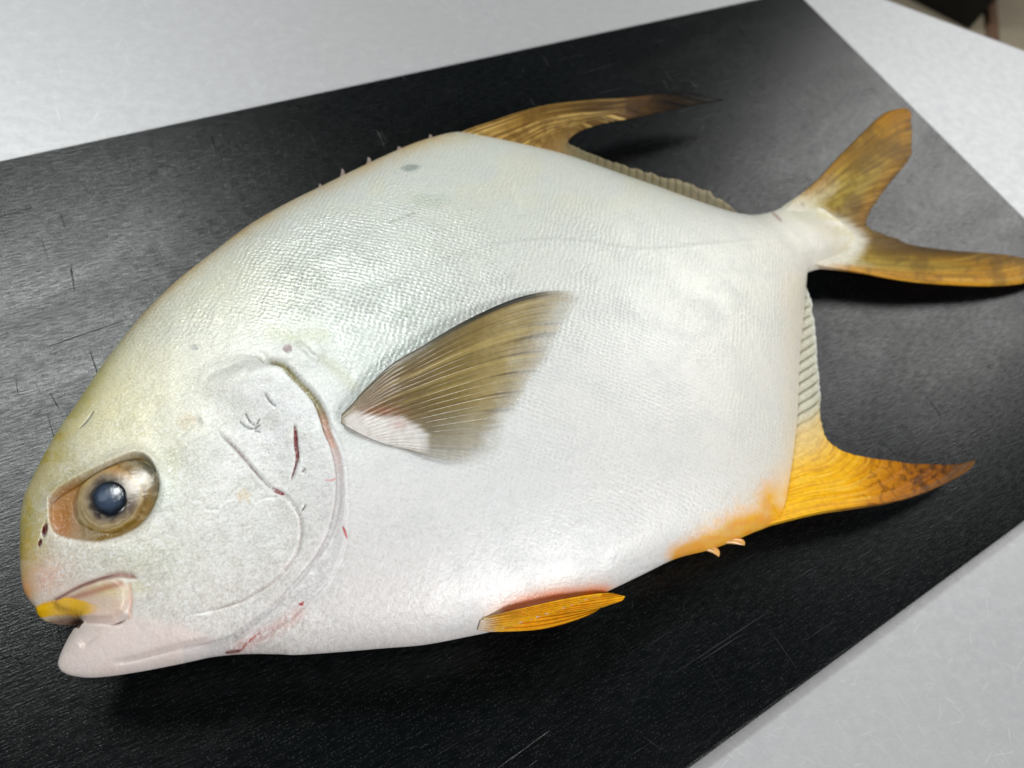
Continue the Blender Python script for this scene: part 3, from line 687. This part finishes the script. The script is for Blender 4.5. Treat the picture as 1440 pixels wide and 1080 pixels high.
# depth lookup of the body surface along the trace (for things lying on it)
X2, Y2 = trace(TOP)
ZM = np.full((290, 380), -1.0)
gx = np.clip((X2 / 4 + 10).astype(int), 0, 379); gy = np.clip((Y2 / 4 + 10).astype(int), 0, 289)
np.maximum.at(ZM, (gy.ravel(), gx.ravel()), TOP[..., 2].ravel())
def zsurf(px, py):
    fx = np.clip(px / 4 + 9.5, 0, 378); fy = np.clip(py / 4 + 9.5, 0, 288); i = fx.astype(int); j = fy.astype(int); wx = fx - i; wy = fy - j
    return (ZM[j, i] * (1 - wx) + ZM[j, i + 1] * wx) * (1 - wy) + (ZM[j + 1, i] * (1 - wx) + ZM[j + 1, i + 1] * wx) * wy

# ------------------------------------------------------------------ fins
def make_fin(name, basec, tipc, e0, e1, zfun, color, nr=90, nt=260, rays=24, amp=0.00035, thick=0.0006, tb=None, mat=None, alpha=None, fray=0.0, rpow=1.0, label=None, raydark=0.0, shear=0.0):
    t = np.linspace(0, 1, nt); r = np.linspace(0, 1, nr) ** rpow
    B = curve_fn(basec)(t); Tp = curve_fn(tipc)(t)
    if fray:
        jag = (vnoise(t * rays * 1.0 + 5, 0 * t) - 0.5) * 2 + (vnoise(t * rays * 3.1, 0 * t + 7) - 0.5)
        dirv = Tp - B; Tp = Tp + dirv / np.linalg.norm(dirv, axis=1)[:, None] * (jag * fray)[:, None] * (np.minimum(t, 1 - t) * 12).clip(0, 1)[:, None]
    E0 = curve_fn(e0)(r) if e0 else B[0] * (1 - r[:, None]) + Tp[0] * r[:, None]
    E1 = curve_fn(e1)(r) if e1 else B[-1] * (1 - r[:, None]) + Tp[-1] * r[:, None]
    Rr = r[:, None, None]; Tt = t[None, :, None]
    S0 = E0 - ((1 - r)[:, None] * E0[0] + r[:, None] * E0[-1]); S1 = E1 - ((1 - r)[:, None] * E1[0] + r[:, None] * E1[-1])
    P = (1 - Rr) * B[None] + Rr * Tp[None] + (1 - Tt) ** 2.5 * S0[:, None] + Tt ** 2.5 * S1[:, None]
    px, py = P[..., 0], P[..., 1]; R2 = r[:, None] + 0 * px; T2 = t[None] + 0 * px
    z = zfun(px, py, R2, T2)
    phase = T2 * rays + 0.12 * fbm(T2 * 6, R2 * 1.5, 2) + shear * R2
    amp = amp(R2, T2) if callable(amp) else amp
    ridge = np.abs(np.sin(np.pi * phase)) ** 0.7
    fine = 0.5 + 0.5 * np.sin(2 * np.pi * phase * 3 + 1.5 * fbm(T2 * 20, R2 * 2, 2)) * sm(0.2, 0.5, R2)
    wob = (fbm(px / 40 + 3, py / 40, 3) - 0.5)
    zt = z + amp * (ridge - 0.5) * sm(0, .12, R2) + 0.35 * amp * (fine - .5) + 0.7 * amp * wob * sm(0.05, .3, R2)
    th = thick * (1 - 0.75 * R2)
    if tb is not None: th = th + tb(R2, T2)
    edge = np.minimum(1, np.minimum(np.minimum(T2, 1 - T2) * nt / 4, (1 - R2) * nr / 4)); th = th * (0.25 + 0.75 * np.sqrt(edge))
    top = at(px, py, zt + th * 0.5); bot = top.copy(); bot[..., 2] = np.maximum(top[..., 2] - th, 0.0003); top[..., 2] = np.maximum(top[..., 2], bot[..., 2] + 0.00015)
    col, al = color(px, py, R2, T2, ridge, fine)
    V = np.vstack([top.reshape(-1, 3), bot.reshape(-1, 3)]); n = nr * nt
    F = [grid_faces(nr, nt), grid_faces(nr, nt, n, True)]
    ids = np.arange(n).reshape(nr, nt)
    loop = np.concatenate([ids[0, :], ids[1:, -1], ids[-1, -2::-1], ids[-2::-1, 0]])
    F.append(np.stack([loop[:-1], loop[:-1] + n, loop[1:] + n, loop[1:]], -1))
    F = np.vstack(F)
    mid = grid_faces(nr, nt)[nt * (nr // 2)]
    nrm = np.cross(V[mid[1]] - V[mid[0]], V[mid[2]] - V[mid[0]])
    if nrm[2] < 0: F = F[:, ::-1]
    c2 = np.vstack([col.reshape(-1, 3)] * 2); a2 = np.vstack([np.stack([al, al, al], -1).reshape(-1, 3)] * 2)
    o = link_mesh(name, V, F, mat or MAT_FIN, fish, True, {'pigment': c2, 'mask': a2})
    if label: o['label'] = label
    return o

def blend(stops, f):
    """piecewise colour ramp in sRGB triples"""
    xs = [s[0] for s in stops]; cs = np.array([s2l(s[1]) for s in stops])
    return np.stack([np.interp(f, xs, cs[:, i]) for i in range(3)], -1)
def lay(c, w, col):
    w = np.clip(w, 0, 1)[..., None]; return c * (1 - w) + s2l(col) * w

# dorsal fin
def streak(R, T, f, seed=0.0):
    return 0.55 * vnoise(T * f + seed, R * 2.0 + seed) + 0.3 * vnoise(T * f * 2.3 + seed + 40, R * 3.0) + 0.15 * vnoise(T * f * 5 + seed, R * 6.0)
def c_dorsal(px, py, R, T, ridge, fine):
    n1 = fbm(px / 9, py / 9, 3); n2 = fbm(px / 30 + 9, py / 30, 3); st = streak(R, T, 150)
    c = blend([(640, (188, 156, 92)), (720, (150, 114, 50)), (820, (106, 78, 34)), (890, (80, 54, 24)), (918, (40, 28, 15)), (940, (12, 10, 9)), (1025, (5, 5, 6))], px + 30 * (n2 - .5))
    nk = sm(.34, .22, T); c = lay(c, 0.6 * sm(.54, .38, st) * nk, (58, 42, 20)); c = lay(c, .55 * sm(.48, .66, n2) * sm(760, 860, px) * sm(935, 905, px) * (T < .42), (52, 36, 18)); c = lay(c, 0.75 * sm(.55, .70, st) * (px < 880) * nk, (206, 174, 104)); c = lay(c, .5 * sm(.5, .68, n1) * (px < 940) * (T < .4), (90, 62, 24))
    c = lay(c, .5 * np.exp(-(T / .03) ** 2) * sm(680, 740, px) * sm(930, 880, px), (84, 58, 24)); c = lay(c, .45 * sm(.25, .40, T) * (T < .42) * (px < 830), (150, 128, 92))
    c = lay(c, sm(.34, .44, T + 0.0 * R), (112, 104, 78)); c = lay(c, 0.6 * sm(.34, .44, T) * sm(.6, 1, R), (160, 148, 120)); c = lay(c, 0.5 * sm(.4, .5, T) * (ridge < 0.5), (66, 60, 44))
    return c, 1 - .35 * sm(.9, 1, R) * sm(.5, .3, st) * sm(.12, .2, T)
make_fin('dorsal_fin',
    [(646, 188, 0), (700, 200), (794, 221, .38), (857, 244), (919, 265), (982, 288, .86), (1040, 304, 1)],
    [(1019, 141, 0), (973, 148.5), (932, 158), (890, 166, .17), (844, 175), (815, 185, .29), (799, 198, .35), (802, 207, .40), (828, 216), (857, 227, .54), (919, 245), (982, 264, .86), (1015, 281), (1040, 302, 1)],
    [(646, 188, 0), (657, 182), (690, 171), (732, 157), (773, 147), (836, 140), (877, 138), (940, 131), (969, 129), (990, 134), (1019, 141, 1)], None,
    lambda px, py, R, T: np.interp(px, [640, 760, 860, 960, 1030], [.0235, .0225, .0205, .0165, .0125]) + .0015 * np.sin(px / 30) * R * (T < .4),
    c_dorsal, rays=36, amp=0.00016, nt=360, nr=80, fray=2.0)

# tail fin
def c_tail(px, py, R, T, ridge, fine):
    n1 = fbm(px / 10, py / 10, 3); n2 = fbm(px / 26 + 3, py / 26, 3); st = streak(R * 2.2, T, 170, 3.0)
    up = sm(.62, .42, T)
    c = blend([(0, (222, 216, 200)), (.22, (210, 198, 160)), (.40, (164, 140, 62)), (.6, (154, 126, 44)), (.85, (150, 110, 26)), (1, (96, 68, 22))], R + .22 * (n2 - .5))
    c = lay(c, .8 * up * sm(.16, .0, T) * sm(.10, .25, R), (168, 116, 22)); c = lay(c, .6 * up * np.exp(-((R - .62) / .25) ** 2) * np.exp(-((T - .24) / .1) ** 2), (160, 144, 76))
    c = lay(c, .65 * up * np.exp(-((T - .40) / .07) ** 2) * sm(.25, .45, R), (116, 102, 80)); c = lay(c, .55 * up * sm(.78, .95, R), (168, 112, 18))
    c = lay(c, .9 * sm(.90, .985, T) * sm(.0, .08, R), (200, 138, 18)); c = lay(c, .5 * (1 - up) * sm(.6, .9, R), (166, 116, 26))
    c = lay(c, .7 * np.exp(-((T - .52) / .07) ** 2) * sm(.15, .5, R), (118, 98, 52))
    c = lay(c, .85 * sm(.80, .97, R) * (1 - up) * sm(.93, .75, T), (62, 46, 22)); c = lay(c, .6 * sm(.93, 1, R) * up * sm(.08, .2, T), (92, 66, 26))
    c = lay(c, .85 * np.exp(-(T / .012) ** 2) * sm(.1, .3, R), (40, 32, 20))  # dark leading edge: shadow outline painted into the fin colour
    c = lay(c, .55 * sm(.50, .36, st) * sm(.15, .4, R), (116, 86, 26)); c = lay(c, .35 * sm(.58, .74, st) * sm(.15, .4, R), (202, 170, 76)); c = lay(c, .4 * sm(.52, .7, n1), (110, 84, 30))
    c = lay(c, .7 * np.exp(-((T - .66) / .12) ** 2) * sm(.45, .85, R), (72, 56, 32)); c = lay(c, .5 * sm(.50, .66, n2) * sm(.4, .6, R), (96, 72, 32))
    fl = poly_mask(px, py, np.array([(1085, 290), (1120, 288), (1160, 300), (1200, 320), (1216, 338), (1210, 354), (1190, 370), (1140, 380), (1090, 370)]), 24)
    c = lay(c, sm(.15, .75, fl + .28 * (st - .5)), (222, 216, 200))
    return c, 1 - .4 * sm(.93, 1, R) * sm(.5, .3, st)
make_fin('tail_fin',
    [(1100, 300, 0), (1112, 318), (1120, 345), (1122, 366, 1)],
    [(1263, 153, 0), (1272, 152.5, .03), (1280, 161, .07), (1282, 196), (1279, 220, .17), (1262, 246), (1245, 265), (1232, 284, .34), (1221, 303), (1219, 318, .48), (1240, 329), (1262, 336), (1284, 345, .62), (1318, 350), (1360, 354), (1401, 357, .86), (1429, 361), (1458, 370), (1474, 388, 1)],
    [(1100, 300, 0), (1108, 290), (1123, 275.5), (1151, 251), (1179, 220), (1207, 192), (1235, 165), (1250, 156), (1263, 153, 1)],
    [(1122, 366, 0), (1140, 371), (1160, 376), (1182, 379), (1207, 383), (1248, 391), (1290, 397), (1346, 401), (1401, 402), (1440, 398), (1474, 388, 1)],
    lambda px, py, R, T: np.interp(R, [0, .25, .6, 1], [.0155, .0118, .0088, .0065]) - .0035 * sm(.5, .1, T) * R + .0015 * np.sin(R * 5 + T * 6) * R,
    c_tail, rays=44, amp=0.00014, nt=380, nr=150, fray=2.5, tb=lambda R, T: 0.004 * np.sqrt(np.clip(1 - (2 * T - 1) ** 2, 0, 1)) * sm(.25, 0, R) + 0.0010 * (np.exp(-(T / .05) ** 2) + np.exp(-((1 - T) / .05) ** 2)) * (1 - .8 * R))

# anal fin
def c_anal(px, py, R, T, ridge, fine):
    n1 = fbm(px / 8, py / 8, 3); n2 = fbm(px / 26 + 3, py / 26, 3); st = streak(R * 1.8, T, 190, 7.0)
    c = blend([(1085, (250, 192, 50)), (1130, (250, 190, 28)), (1200, (240, 172, 8)), (1240, (196, 126, 14)), (1300, (142, 84, 20)), (1345, (104, 62, 20)), (1375, (44, 32, 22))], px + 26 * (n2 - .5))
    c = lay(c, .4 * sm(.50, .36, st) * (T < .4), (184, 108, 6)); c = lay(c, .4 * sm(.56, .72, st) * (px < 1225) * (T < .4), (250, 208, 92))
    cr = np.abs(fbm(px / 16 + 4, py / 13, 3) - .5); c = lay(c, .6 * sm(.09, .0, cr) * sm(1195, 1235, px), (86, 48, 18)); c = lay(c, .7 * sm(.5, .64, n1) * sm(1225, 1290, px), (70, 42, 20))
    c = lay(c, .7 * np.exp(-(T / .02) ** 2) * sm(1130, 1200, px), (120, 84, 44))
    w = sm(.36, .50, T); c = lay(c, w, (206, 202, 184)); c = lay(c, .8 * w * sm(.62, .30, ridge) * sm(.98, .7, R), (112, 108, 86)); c = lay(c, .7 * w * sm(.86, 1, R), (222, 222, 220))
    c = lay(c, .6 * np.exp(-((T - .38) / .08) ** 2), (220, 202, 152))
    return c, 1 - .4 * sm(.92, 1, R) * sm(.5, .3, st)
make_fin('anal_fin',
    [(1070, 742, 0), (1092, 715), (1106, 680), (1113, 640, .36), (1117, 580), (1119, 513), (1119, 447), (1117, 396, 1)],
    [(1372, 647, 0), (1343, 653), (1307, 653), (1277, 652, .10), (1253, 648), (1217, 643, .18), (1187, 635), (1164, 621, .30), (1156, 597, .38), (1153, 553), (1150, 513), (1147, 473), (1143, 440), (1138, 413), (1124, 394, 1)],
    [(1070, 742, 0), (1092, 736), (1127, 727), (1160, 720), (1210, 713), (1260, 705), (1300, 693), (1343, 673), (1366, 658), (1372, 647, 1)], None,
    lambda px, py, R, T: np.interp(px, [1060, 1120, 1200, 1300, 1380], [.0165, .0155, .0145, .0125, .0100]),
    c_anal, rays=26, amp=lambda R, T: 0.00014 + 0.0009 * sm(.32, .5, T), nt=420, nr=110, fray=1.5, tb=lambda R, T: 0.0035 * np.exp(-(T / .05) ** 2) * (1 - .7 * R))

# pectoral fin, lifted a little off the flank
def z_pect(px, py, R, T):
    s = zsurf(px, py); s = np.where(s < 0.01, .03, s)
    return s + .0010 - .0009 * sm(.5, 0, R) * sm(.2, .6, T) + .0050 * (1 - T) ** 1.4 * np.sin(np.pi * np.clip(R * .72 + .12, 0, 1)) * sm(1.05, .6, R)
def c_pect(px, py, R, T, ridge, fine):
    n2 = fbm(px / 24 + 3, py / 24, 3); n3 = streak(R, T, 90, 5.0) * 1.25 - .12; n4 = vnoise(T * 46 + 9, R * 2 + 3)
    c = blend([(0, (160, 150, 124)), (.16, (118, 94, 62)), (.40, (110, 92, 48)), (.62, (130, 112, 62)), (.82, (164, 146, 98)), (.94, (206, 196, 172)), (1, (216, 212, 202))], R + .12 * (n2 - .5))
    c = lay(c, .85 * sm(.46, .70, T) * sm(.22, .36, R), (186, 180, 158)); c = lay(c, .85 * sm(.62, .88, T) * sm(.22, .36, R), (216, 214, 206))
    c = lay(c, .5 * np.exp(-((T - .60) / .12) ** 2) * sm(.2, .35, R) * sm(.75, .45, R), (112, 96, 62))
    c = lay(c, .38 * sm(.60, .8, n3) * sm(.1, .3, R) * sm(.95, .6, T), (92, 72, 36)); c = lay(c, .35 * sm(.60, .8, n4) * sm(.1, .3, R) * (1 - T), (206, 182, 112))
    c = lay(c, .45 * sm(.75, .95, R) * sm(.66, .78, n3) * sm(.8, .5, T), (74, 60, 44))
    c = lay(c, sm(.030, .012, T) * sm(1, .8, R), (40, 38, 32)); c = lay(c, .6 * sm(.12, .03, T) * sm(.75, .3, R), (120, 114, 92))
    # fleshy white root with a red bruise
    root = sm(.25, .75, poly_mask(px, py, np.array([(484, 588), (500, 579), (540, 586), (566, 588), (590, 600), (604, 614), (598, 634), (560, 634), (520, 624), (484, 602)]), 16) + .4 * (n3 - .5))
    c = lay(c, .95 * root, (232, 227, 223)); c = lay(c, .75 * np.exp(-((px - 537) / 28) ** 2 - ((py - 578) / 7) ** 2) * (.5 + n3), (150, 98, 72)); c = lay(c, .5 * np.exp(-((px - 562) / 12) ** 2 - ((py - 596) / 8) ** 2), (186, 138, 128))
    al = 1 - .85 * sm(.74, 1.02, R + .16 * (n3 - .5)) - .55 * sm(.45, .80, T) * sm(.28, .5, R)
    return c, np.clip(al, .08, 1)
make_fin('pectoral_fin',
    [(480, 583, 0), (481, 594, .30), (500, 606), (523, 617), (548, 626), (576, 632, 1)],
    [(811, 411, 0), (811, 419), (796, 443), (778, 479), (759, 515, .36), (740, 546), (721, 576), (707, 604, .66), (701, 629), (679, 645), (651, 651), (620, 647), (597, 637, 1)],
    [(480, 583, 0), (495, 568), (512, 548), (551, 512), (593, 487), (634, 462), (676, 440), (718, 422), (754, 412), (787, 408.5), (811, 411, 1)], None,
    z_pect, c_pect, rays=26, amp=0.00016, nt=420, nr=200, fray=3.0, mat=MAT_PECT, tb=lambda R, T: 0.0010 * sm(.30, .0, R) * np.sin(np.pi * np.clip(T * 1.1, 0, 1)) + .0008 * np.exp(-(T / .02) ** 2))

# pelvic fins
def c_pelv(px, py, R, T, ridge, fine):
    n2 = fbm(px / 14, py / 6, 3)
    c = blend([(0, (236, 206, 150)), (.12, (244, 186, 60)), (.4, (248, 178, 22)), (1, (250, 186, 26))], R + .15 * (n2 - .5))
    c = lay(c, .25 * (ridge < .4), (216, 132, 8)); c = lay(c, .35 * sm(.55, .75, n2), (254, 206, 60)); return c, np.ones_like(px)
def c_pelv2(px, py, R, T, ridge, fine):
    c, a = c_pelv(px, py, R, T, ridge, fine)
    return lay(c, .85 * sm(.20, .02, R), (222, 204, 190)), a
def z_pel(px, py, R, T):
    s = zsurf(px, py); return np.maximum(.0235 - .004 * R, s + .0001 + .0036 * sm(0, .3, R))
make_fin('pelvic_fin', [(680, 869, 0), (679, 871, 1)], [(862, 834, 0), (870, 837, .3), (878, 839.5, .5), (874, 845, .75), (862, 849, 1)],
    [(680, 869, 0), (712, 861), (745, 853), (790, 843), (843, 834.5), (862, 834, 1)], [(679, 871, 0), (736, 868), (797, 861.5), (843, 855), (862, 849, 1)],
    z_pel, c_pelv, rays=7, amp=.0007, nt=70, nr=150, fray=2.0, label='yellow pelvic fin nearer the flank')
make_fin('pelvic_fin', [(676, 872, 0), (672, 886, 1)], [(846, 848, 0), (845, 854, .5), (838, 860, 1)],
    [(676, 872, 0), (736, 860), (797, 853), (830, 849), (846, 848, 1)], [(672, 886, 0), (690, 888.5), (752, 886), (791, 878), (822, 867.5), (838, 860, 1)],
    lambda px, py, R, T: z_pel(px, py, R, T) - .0016 * sm(0, .4, R), c_pelv2, rays=6, amp=.0007, nt=70, nr=150, label='orange pelvic fin below the other')

# small free spines
def spine(name, b0, b1, tip, z, mat, lift=0.0):
    """flattened thorn: base from b0 to b1, pointed tip"""
    b0, b1, tip = (np.array(p, float) for p in (b0, b1, tip)); ns = 10; m = 8; V = []; 
    for i in range(ns):
        f = i / (ns - 1); c = (b0 + b1) / 2 * (1 - f) + tip * f; hw = (b1 - b0) / 2 * (1 - f) ** 0.8 + 1e-3
        c = c + (b1 - b0) * 0.18 * math.sin(math.pi * f)
        for j in range(m):
            a = 2 * math.pi * j / m; p = c + hw * math.cos(a); V.append(at(p[0], p[1], z + lift * f + 0.0009 * (1 - f) * math.sin(a)))
    F = [(i * m + j, i * m + (j + 1) % m, (i + 1) * m + (j + 1) % m, (i + 1) * m + j) for i in range(ns - 1) for j in range(m)]
    return link_mesh(name, np.array(V), np.array(F), mat, fish)
MAT_SPINE_D = plain('pale_spine', (0.42, 0.34, 0.30), 0.3, Coat_Weight=0.5)
MAT_SPINE_A = plain('orange_spine', (0.80, 0.42, 0.12), 0.35, Coat_Weight=0.5)
for b0, b1, tp in (((445, 268), (452, 264), (449, 258)), ((477, 250), (485, 246), (480, 237)), ((513, 234), (522, 229), (517, 221)), ((556, 214), (565, 210), (559, 206)), ((600, 197), (608, 194), (604, 189))):
    spine('dorsal_spine', b0, b1, tp, .0235, MAT_SPINE_D)
spine('anal_spine', (983, 773), (1003, 767), (1011, 783), .0195, MAT_SPINE_A)
spine('anal_spine', (1000, 766), (1030, 755), (1047, 767), .0195, MAT_SPINE_A)

# ------------------------------------------------------------------ eye
k2 = np.argmin((X2 - 154) ** 2 + (Y2 - 703) ** 2); iu, iv = np.unravel_index(k2, X2.shape)
ec = TOP[iu, iv]
du = base[iu + 12, iv] - base[iu - 12, iv]; 
def surf_plane():
    m = (np.hypot(X2 - 154, Y2 - 703) < 85) & (np.hypot(X2 - 154, Y2 - 703) > 60)
    P = TOP[m]; c = P.mean(0); _, _, vt = np.linalg.svd(P - c, full_matrices=False); n = vt[2]
    return c, n if n[2] > 0 else -n
pc, pn = surf_plane()
def on_plane(px, py, lift=0.0):
    d = np.stack([np.asarray(px, float) - 720, -(np.asarray(py, float) - 540), np.full(np.shape(px), -FPX)], -1) @ RM.T
    o = np.array([0, 0, H]); c = pc + pn * lift
    t = ((c - o) @ pn) / (d @ pn); return o + d * t[..., None]
def disc(cx, cy, rx, ry, rot, dome, sink, nr, na, prof):
    r = np.linspace(0.0, 1, nr)[:, None]; a = np.linspace(0, 2 * math.pi, na, endpoint=False)[None]
    lx = rx * r * np.cos(a); ly = ry * r * np.sin(a); c, s = math.cos(rot), math.sin(rot)
    px = cx + lx * c - ly * s; py = cy + lx * s + ly * c
    P = on_plane(px, py) + pn * (sink + dome * prof(r))[..., None]
    i = np.arange(nr - 1)[:, None] * na; j = np.arange(na)[None]; jn = (j + 1) % na
    F = np.stack([i + j, i + na + j, i + na + jn, i + jn], -1).reshape(-1, 4)
    a_, b_, c_ = P.reshape(-1, 3)[F[na * 3]][:3]
    if np.cross(b_ - a_, c_ - a_) @ pn < 0: F = F[:, ::-1]
    return P, F, r + 0 * a, a + 0 * r, px, py
def eye_mat(name, rough, coat, ior=1.5):
    k = NT(name); k.set(Base_Color=k.attr('pigment').outputs['Color'], Roughness=rough, Coat_Weight=coat, Coat_Roughness=0.04)
    n1 = k.noise(k.obj((330, 330, 330)), 1, 4, 0.7); k.set(Coat_Normal=k.bump(n1, 0.0005, 0.6)); return k.m
MAT_IRIS = eye_mat('iris', 0.3, 1.0); MAT_PUPIL = eye_mat('pupil', 0.25, 1.0)
P, F, r, a, px, py = disc(162, 701, 67, 54, math.radians(-33), 0.0032, -0.0020, 70, 160, lambda r: np.sqrt(np.clip(1 - (r * 0.985) ** 2, 0, 1)))
n1 = fbm(px / 7, py / 7, 3); n2 = fbm(px / 18 + 6, py / 18 + 2, 3)
ex = (px - 154.5) * math.cos(.55) - (py - 703) * math.sin(.55); ey = (px - 154.5) * math.sin(.55) + (py - 703) * math.cos(.55)
rr = np.hypot(ex * .97, ey * 1.04) + 7 * (n2 - .5)
c = blend([(22, (40, 38, 42)), (27, (78, 70, 68)), (31, (150, 132, 108)), (37, (192, 170, 132)), (43, (196, 172, 120)), (46, (168, 134, 60)), (48, (122, 90, 18)), (53, (152, 120, 62)), (60, (126, 110, 74)), (70, (88, 88, 74))], rr)
ang = np.arctan2(-(py - 703), px - 156)
c = lay(c, .75 * np.exp(-((ang - 1.35) / .5) ** 2) * np.exp(-((rr - 42) / 6) ** 2), (196, 138, 66)); c = lay(c, .7 * np.exp(-((ang - .35) / .45) ** 2) * np.exp(-((rr - 36) / 8) ** 2), (204, 194, 184))
c = lay(c, .75 * np.exp(-((ang + .45) / .55) ** 2) * np.exp(-((rr - 35) / 7) ** 2), (86, 78, 84)); c = lay(c, .7 * np.exp(-((ang - 2.0) / .55) ** 2) * np.exp(-((rr - 31) / 6) ** 2), (84, 74, 74))
c = lay(c, .6 * np.exp(-((ang + 1.6) / .5) ** 2) * np.exp(-((rr - 29) / 4) ** 2), (84, 70, 74)); c = lay(c, .6 * np.exp(-((ang + 2.7) / .5) ** 2) * np.exp(-((rr - 43) / 8) ** 2), (204, 188, 148))
c = lay(c, .22 * sm(.52, .68, n1), (220, 206, 176)); c = lay(c, .15 * sm(.48, .34, n1), (92, 76, 52))
for rad, wd in ((35.5, .9), (40.5, 1.0), (44.5, 1.1)): c = lay(c, .45 * np.exp(-((rr - rad + 1.5 * np.sin(2 * ang + rad)) / wd) ** 2) * sm(700, 716, py), (120, 88, 26))
c = lay(c, .75 * sm(113, 103, px + .2 * (py - 703)), (178, 130, 88))
c = c * .82
eye = link_mesh('eye', P.reshape(-1, 3), F, MAT_IRIS, fish, True, {'pigment': c.reshape(-1, 3)})
eye['label'] = 'golden eye with a cloudy dark blue pupil'
P, F, r, a, px, py = disc(156.5, 702, 25, 24.5, 0, 0.0015, 0.00075, 30, 90, lambda r: np.sqrt(np.clip(1 - (r * 0.98) ** 2, 0, 1)))
n1 = fbm(px / 10 + 3, py / 10, 3)
c = blend([(0, (74, 90, 112)), (.6, (52, 66, 86)), (.85, (18, 26, 36)), (1, (10, 14, 18))], r + .25 * (n1 - .5))
c = lay(c, .5 * np.exp(-((px - 150) / 10) ** 2 - ((py - 703) / 9) ** 2) * sm(.4, .65, n1), (126, 140, 160))
pup = link_mesh('pupil', P.reshape(-1, 3), F, MAT_PUPIL, eye, True, {'pigment': c.reshape(-1, 3)})

# ------------------------------------------------------------------ things on the floor beyond the table
def floor_pt(px, py): return at(px, py, fz)
MAT_BIN = plain('black_plastic', (0.004, 0.004, 0.005), 0.6)
MAT_WOOD = plain('brown_wood', (0.25, 0.14, 0.085), 0.5)
# dark bin, its right rim slanting, and a brown post; only their feet show past the table
def prism(name, pts, z0, z1, mat, taper=0.0):
    b = np.array(pts, float); c = b.mean(0); t = c + (b - c) * (1 + taper); n = len(b)
    V = [(p[0], p[1], z0) for p in b] + [(p[0], p[1], z1) for p in t]
    t2 = c + (t - c) * 1.06; V += [(p[0], p[1], z1) for p in t2] + [(p[0], p[1], z1 + 0.03) for p in t2]
    F = []
    for k in range(3): F += [(k * n + i, k * n + (i + 1) % n, (k + 1) * n + (i + 1) % n, (k + 1) * n + i) for i in range(n)]
    F += [tuple(range(n))[::-1], tuple(3 * n + i for i in range(n))]
    return link_mesh(name, np.array(V), F, mat, None, False)

fp = [floor_pt(1268, -30), floor_pt(1268, 20), floor_pt(1351, 29), floor_pt(1366, 12)]
ctr = floor_pt(1300, -14)[:2]; vd = ctr / np.linalg.norm(ctr); sd = np.array([vd[1], -vd[0]])
q0 = floor_pt(1362, 42)[:2]
bn = prism('black_bin', [q0, q0 - sd * .34 - vd * .03, q0 - sd * .34 + vd * .3, q0 + vd * .3 + sd * .03], fz + .002, fz + .42, MAT_BIN, 0.10)
tag(bn, 'black bin on the floor past the far table edge', 'bin')
def plank():
    a0, a1, b0, b1 = floor_pt(1377, -60)[:2], floor_pt(1391, -60)[:2], floor_pt(1389, 75)[:2], floor_pt(1400, 75)[:2]
    ring = [b0, b1, a1, a0]; c = sum(ring) / 4; V = []; n = 4
    for z, k in ((fz + .001, 1.0), (fz + .016, 1.0), (fz + .019, .97)):
        V += [(*(c + (p - c) * k), z) for p in ring]
    F = [(i * n + j, i * n + (j + 1) % n, i * n + n + (j + 1) % n, i * n + n + j) for i in range(2) for j in range(n)] + [(8, 9, 10, 11)]
    return link_mesh('wooden_plank', np.array(V), np.array(F), MAT_WOOD, None, False)
tag(plank(), 'brown wooden plank on the floor right of the black bin', 'plank')
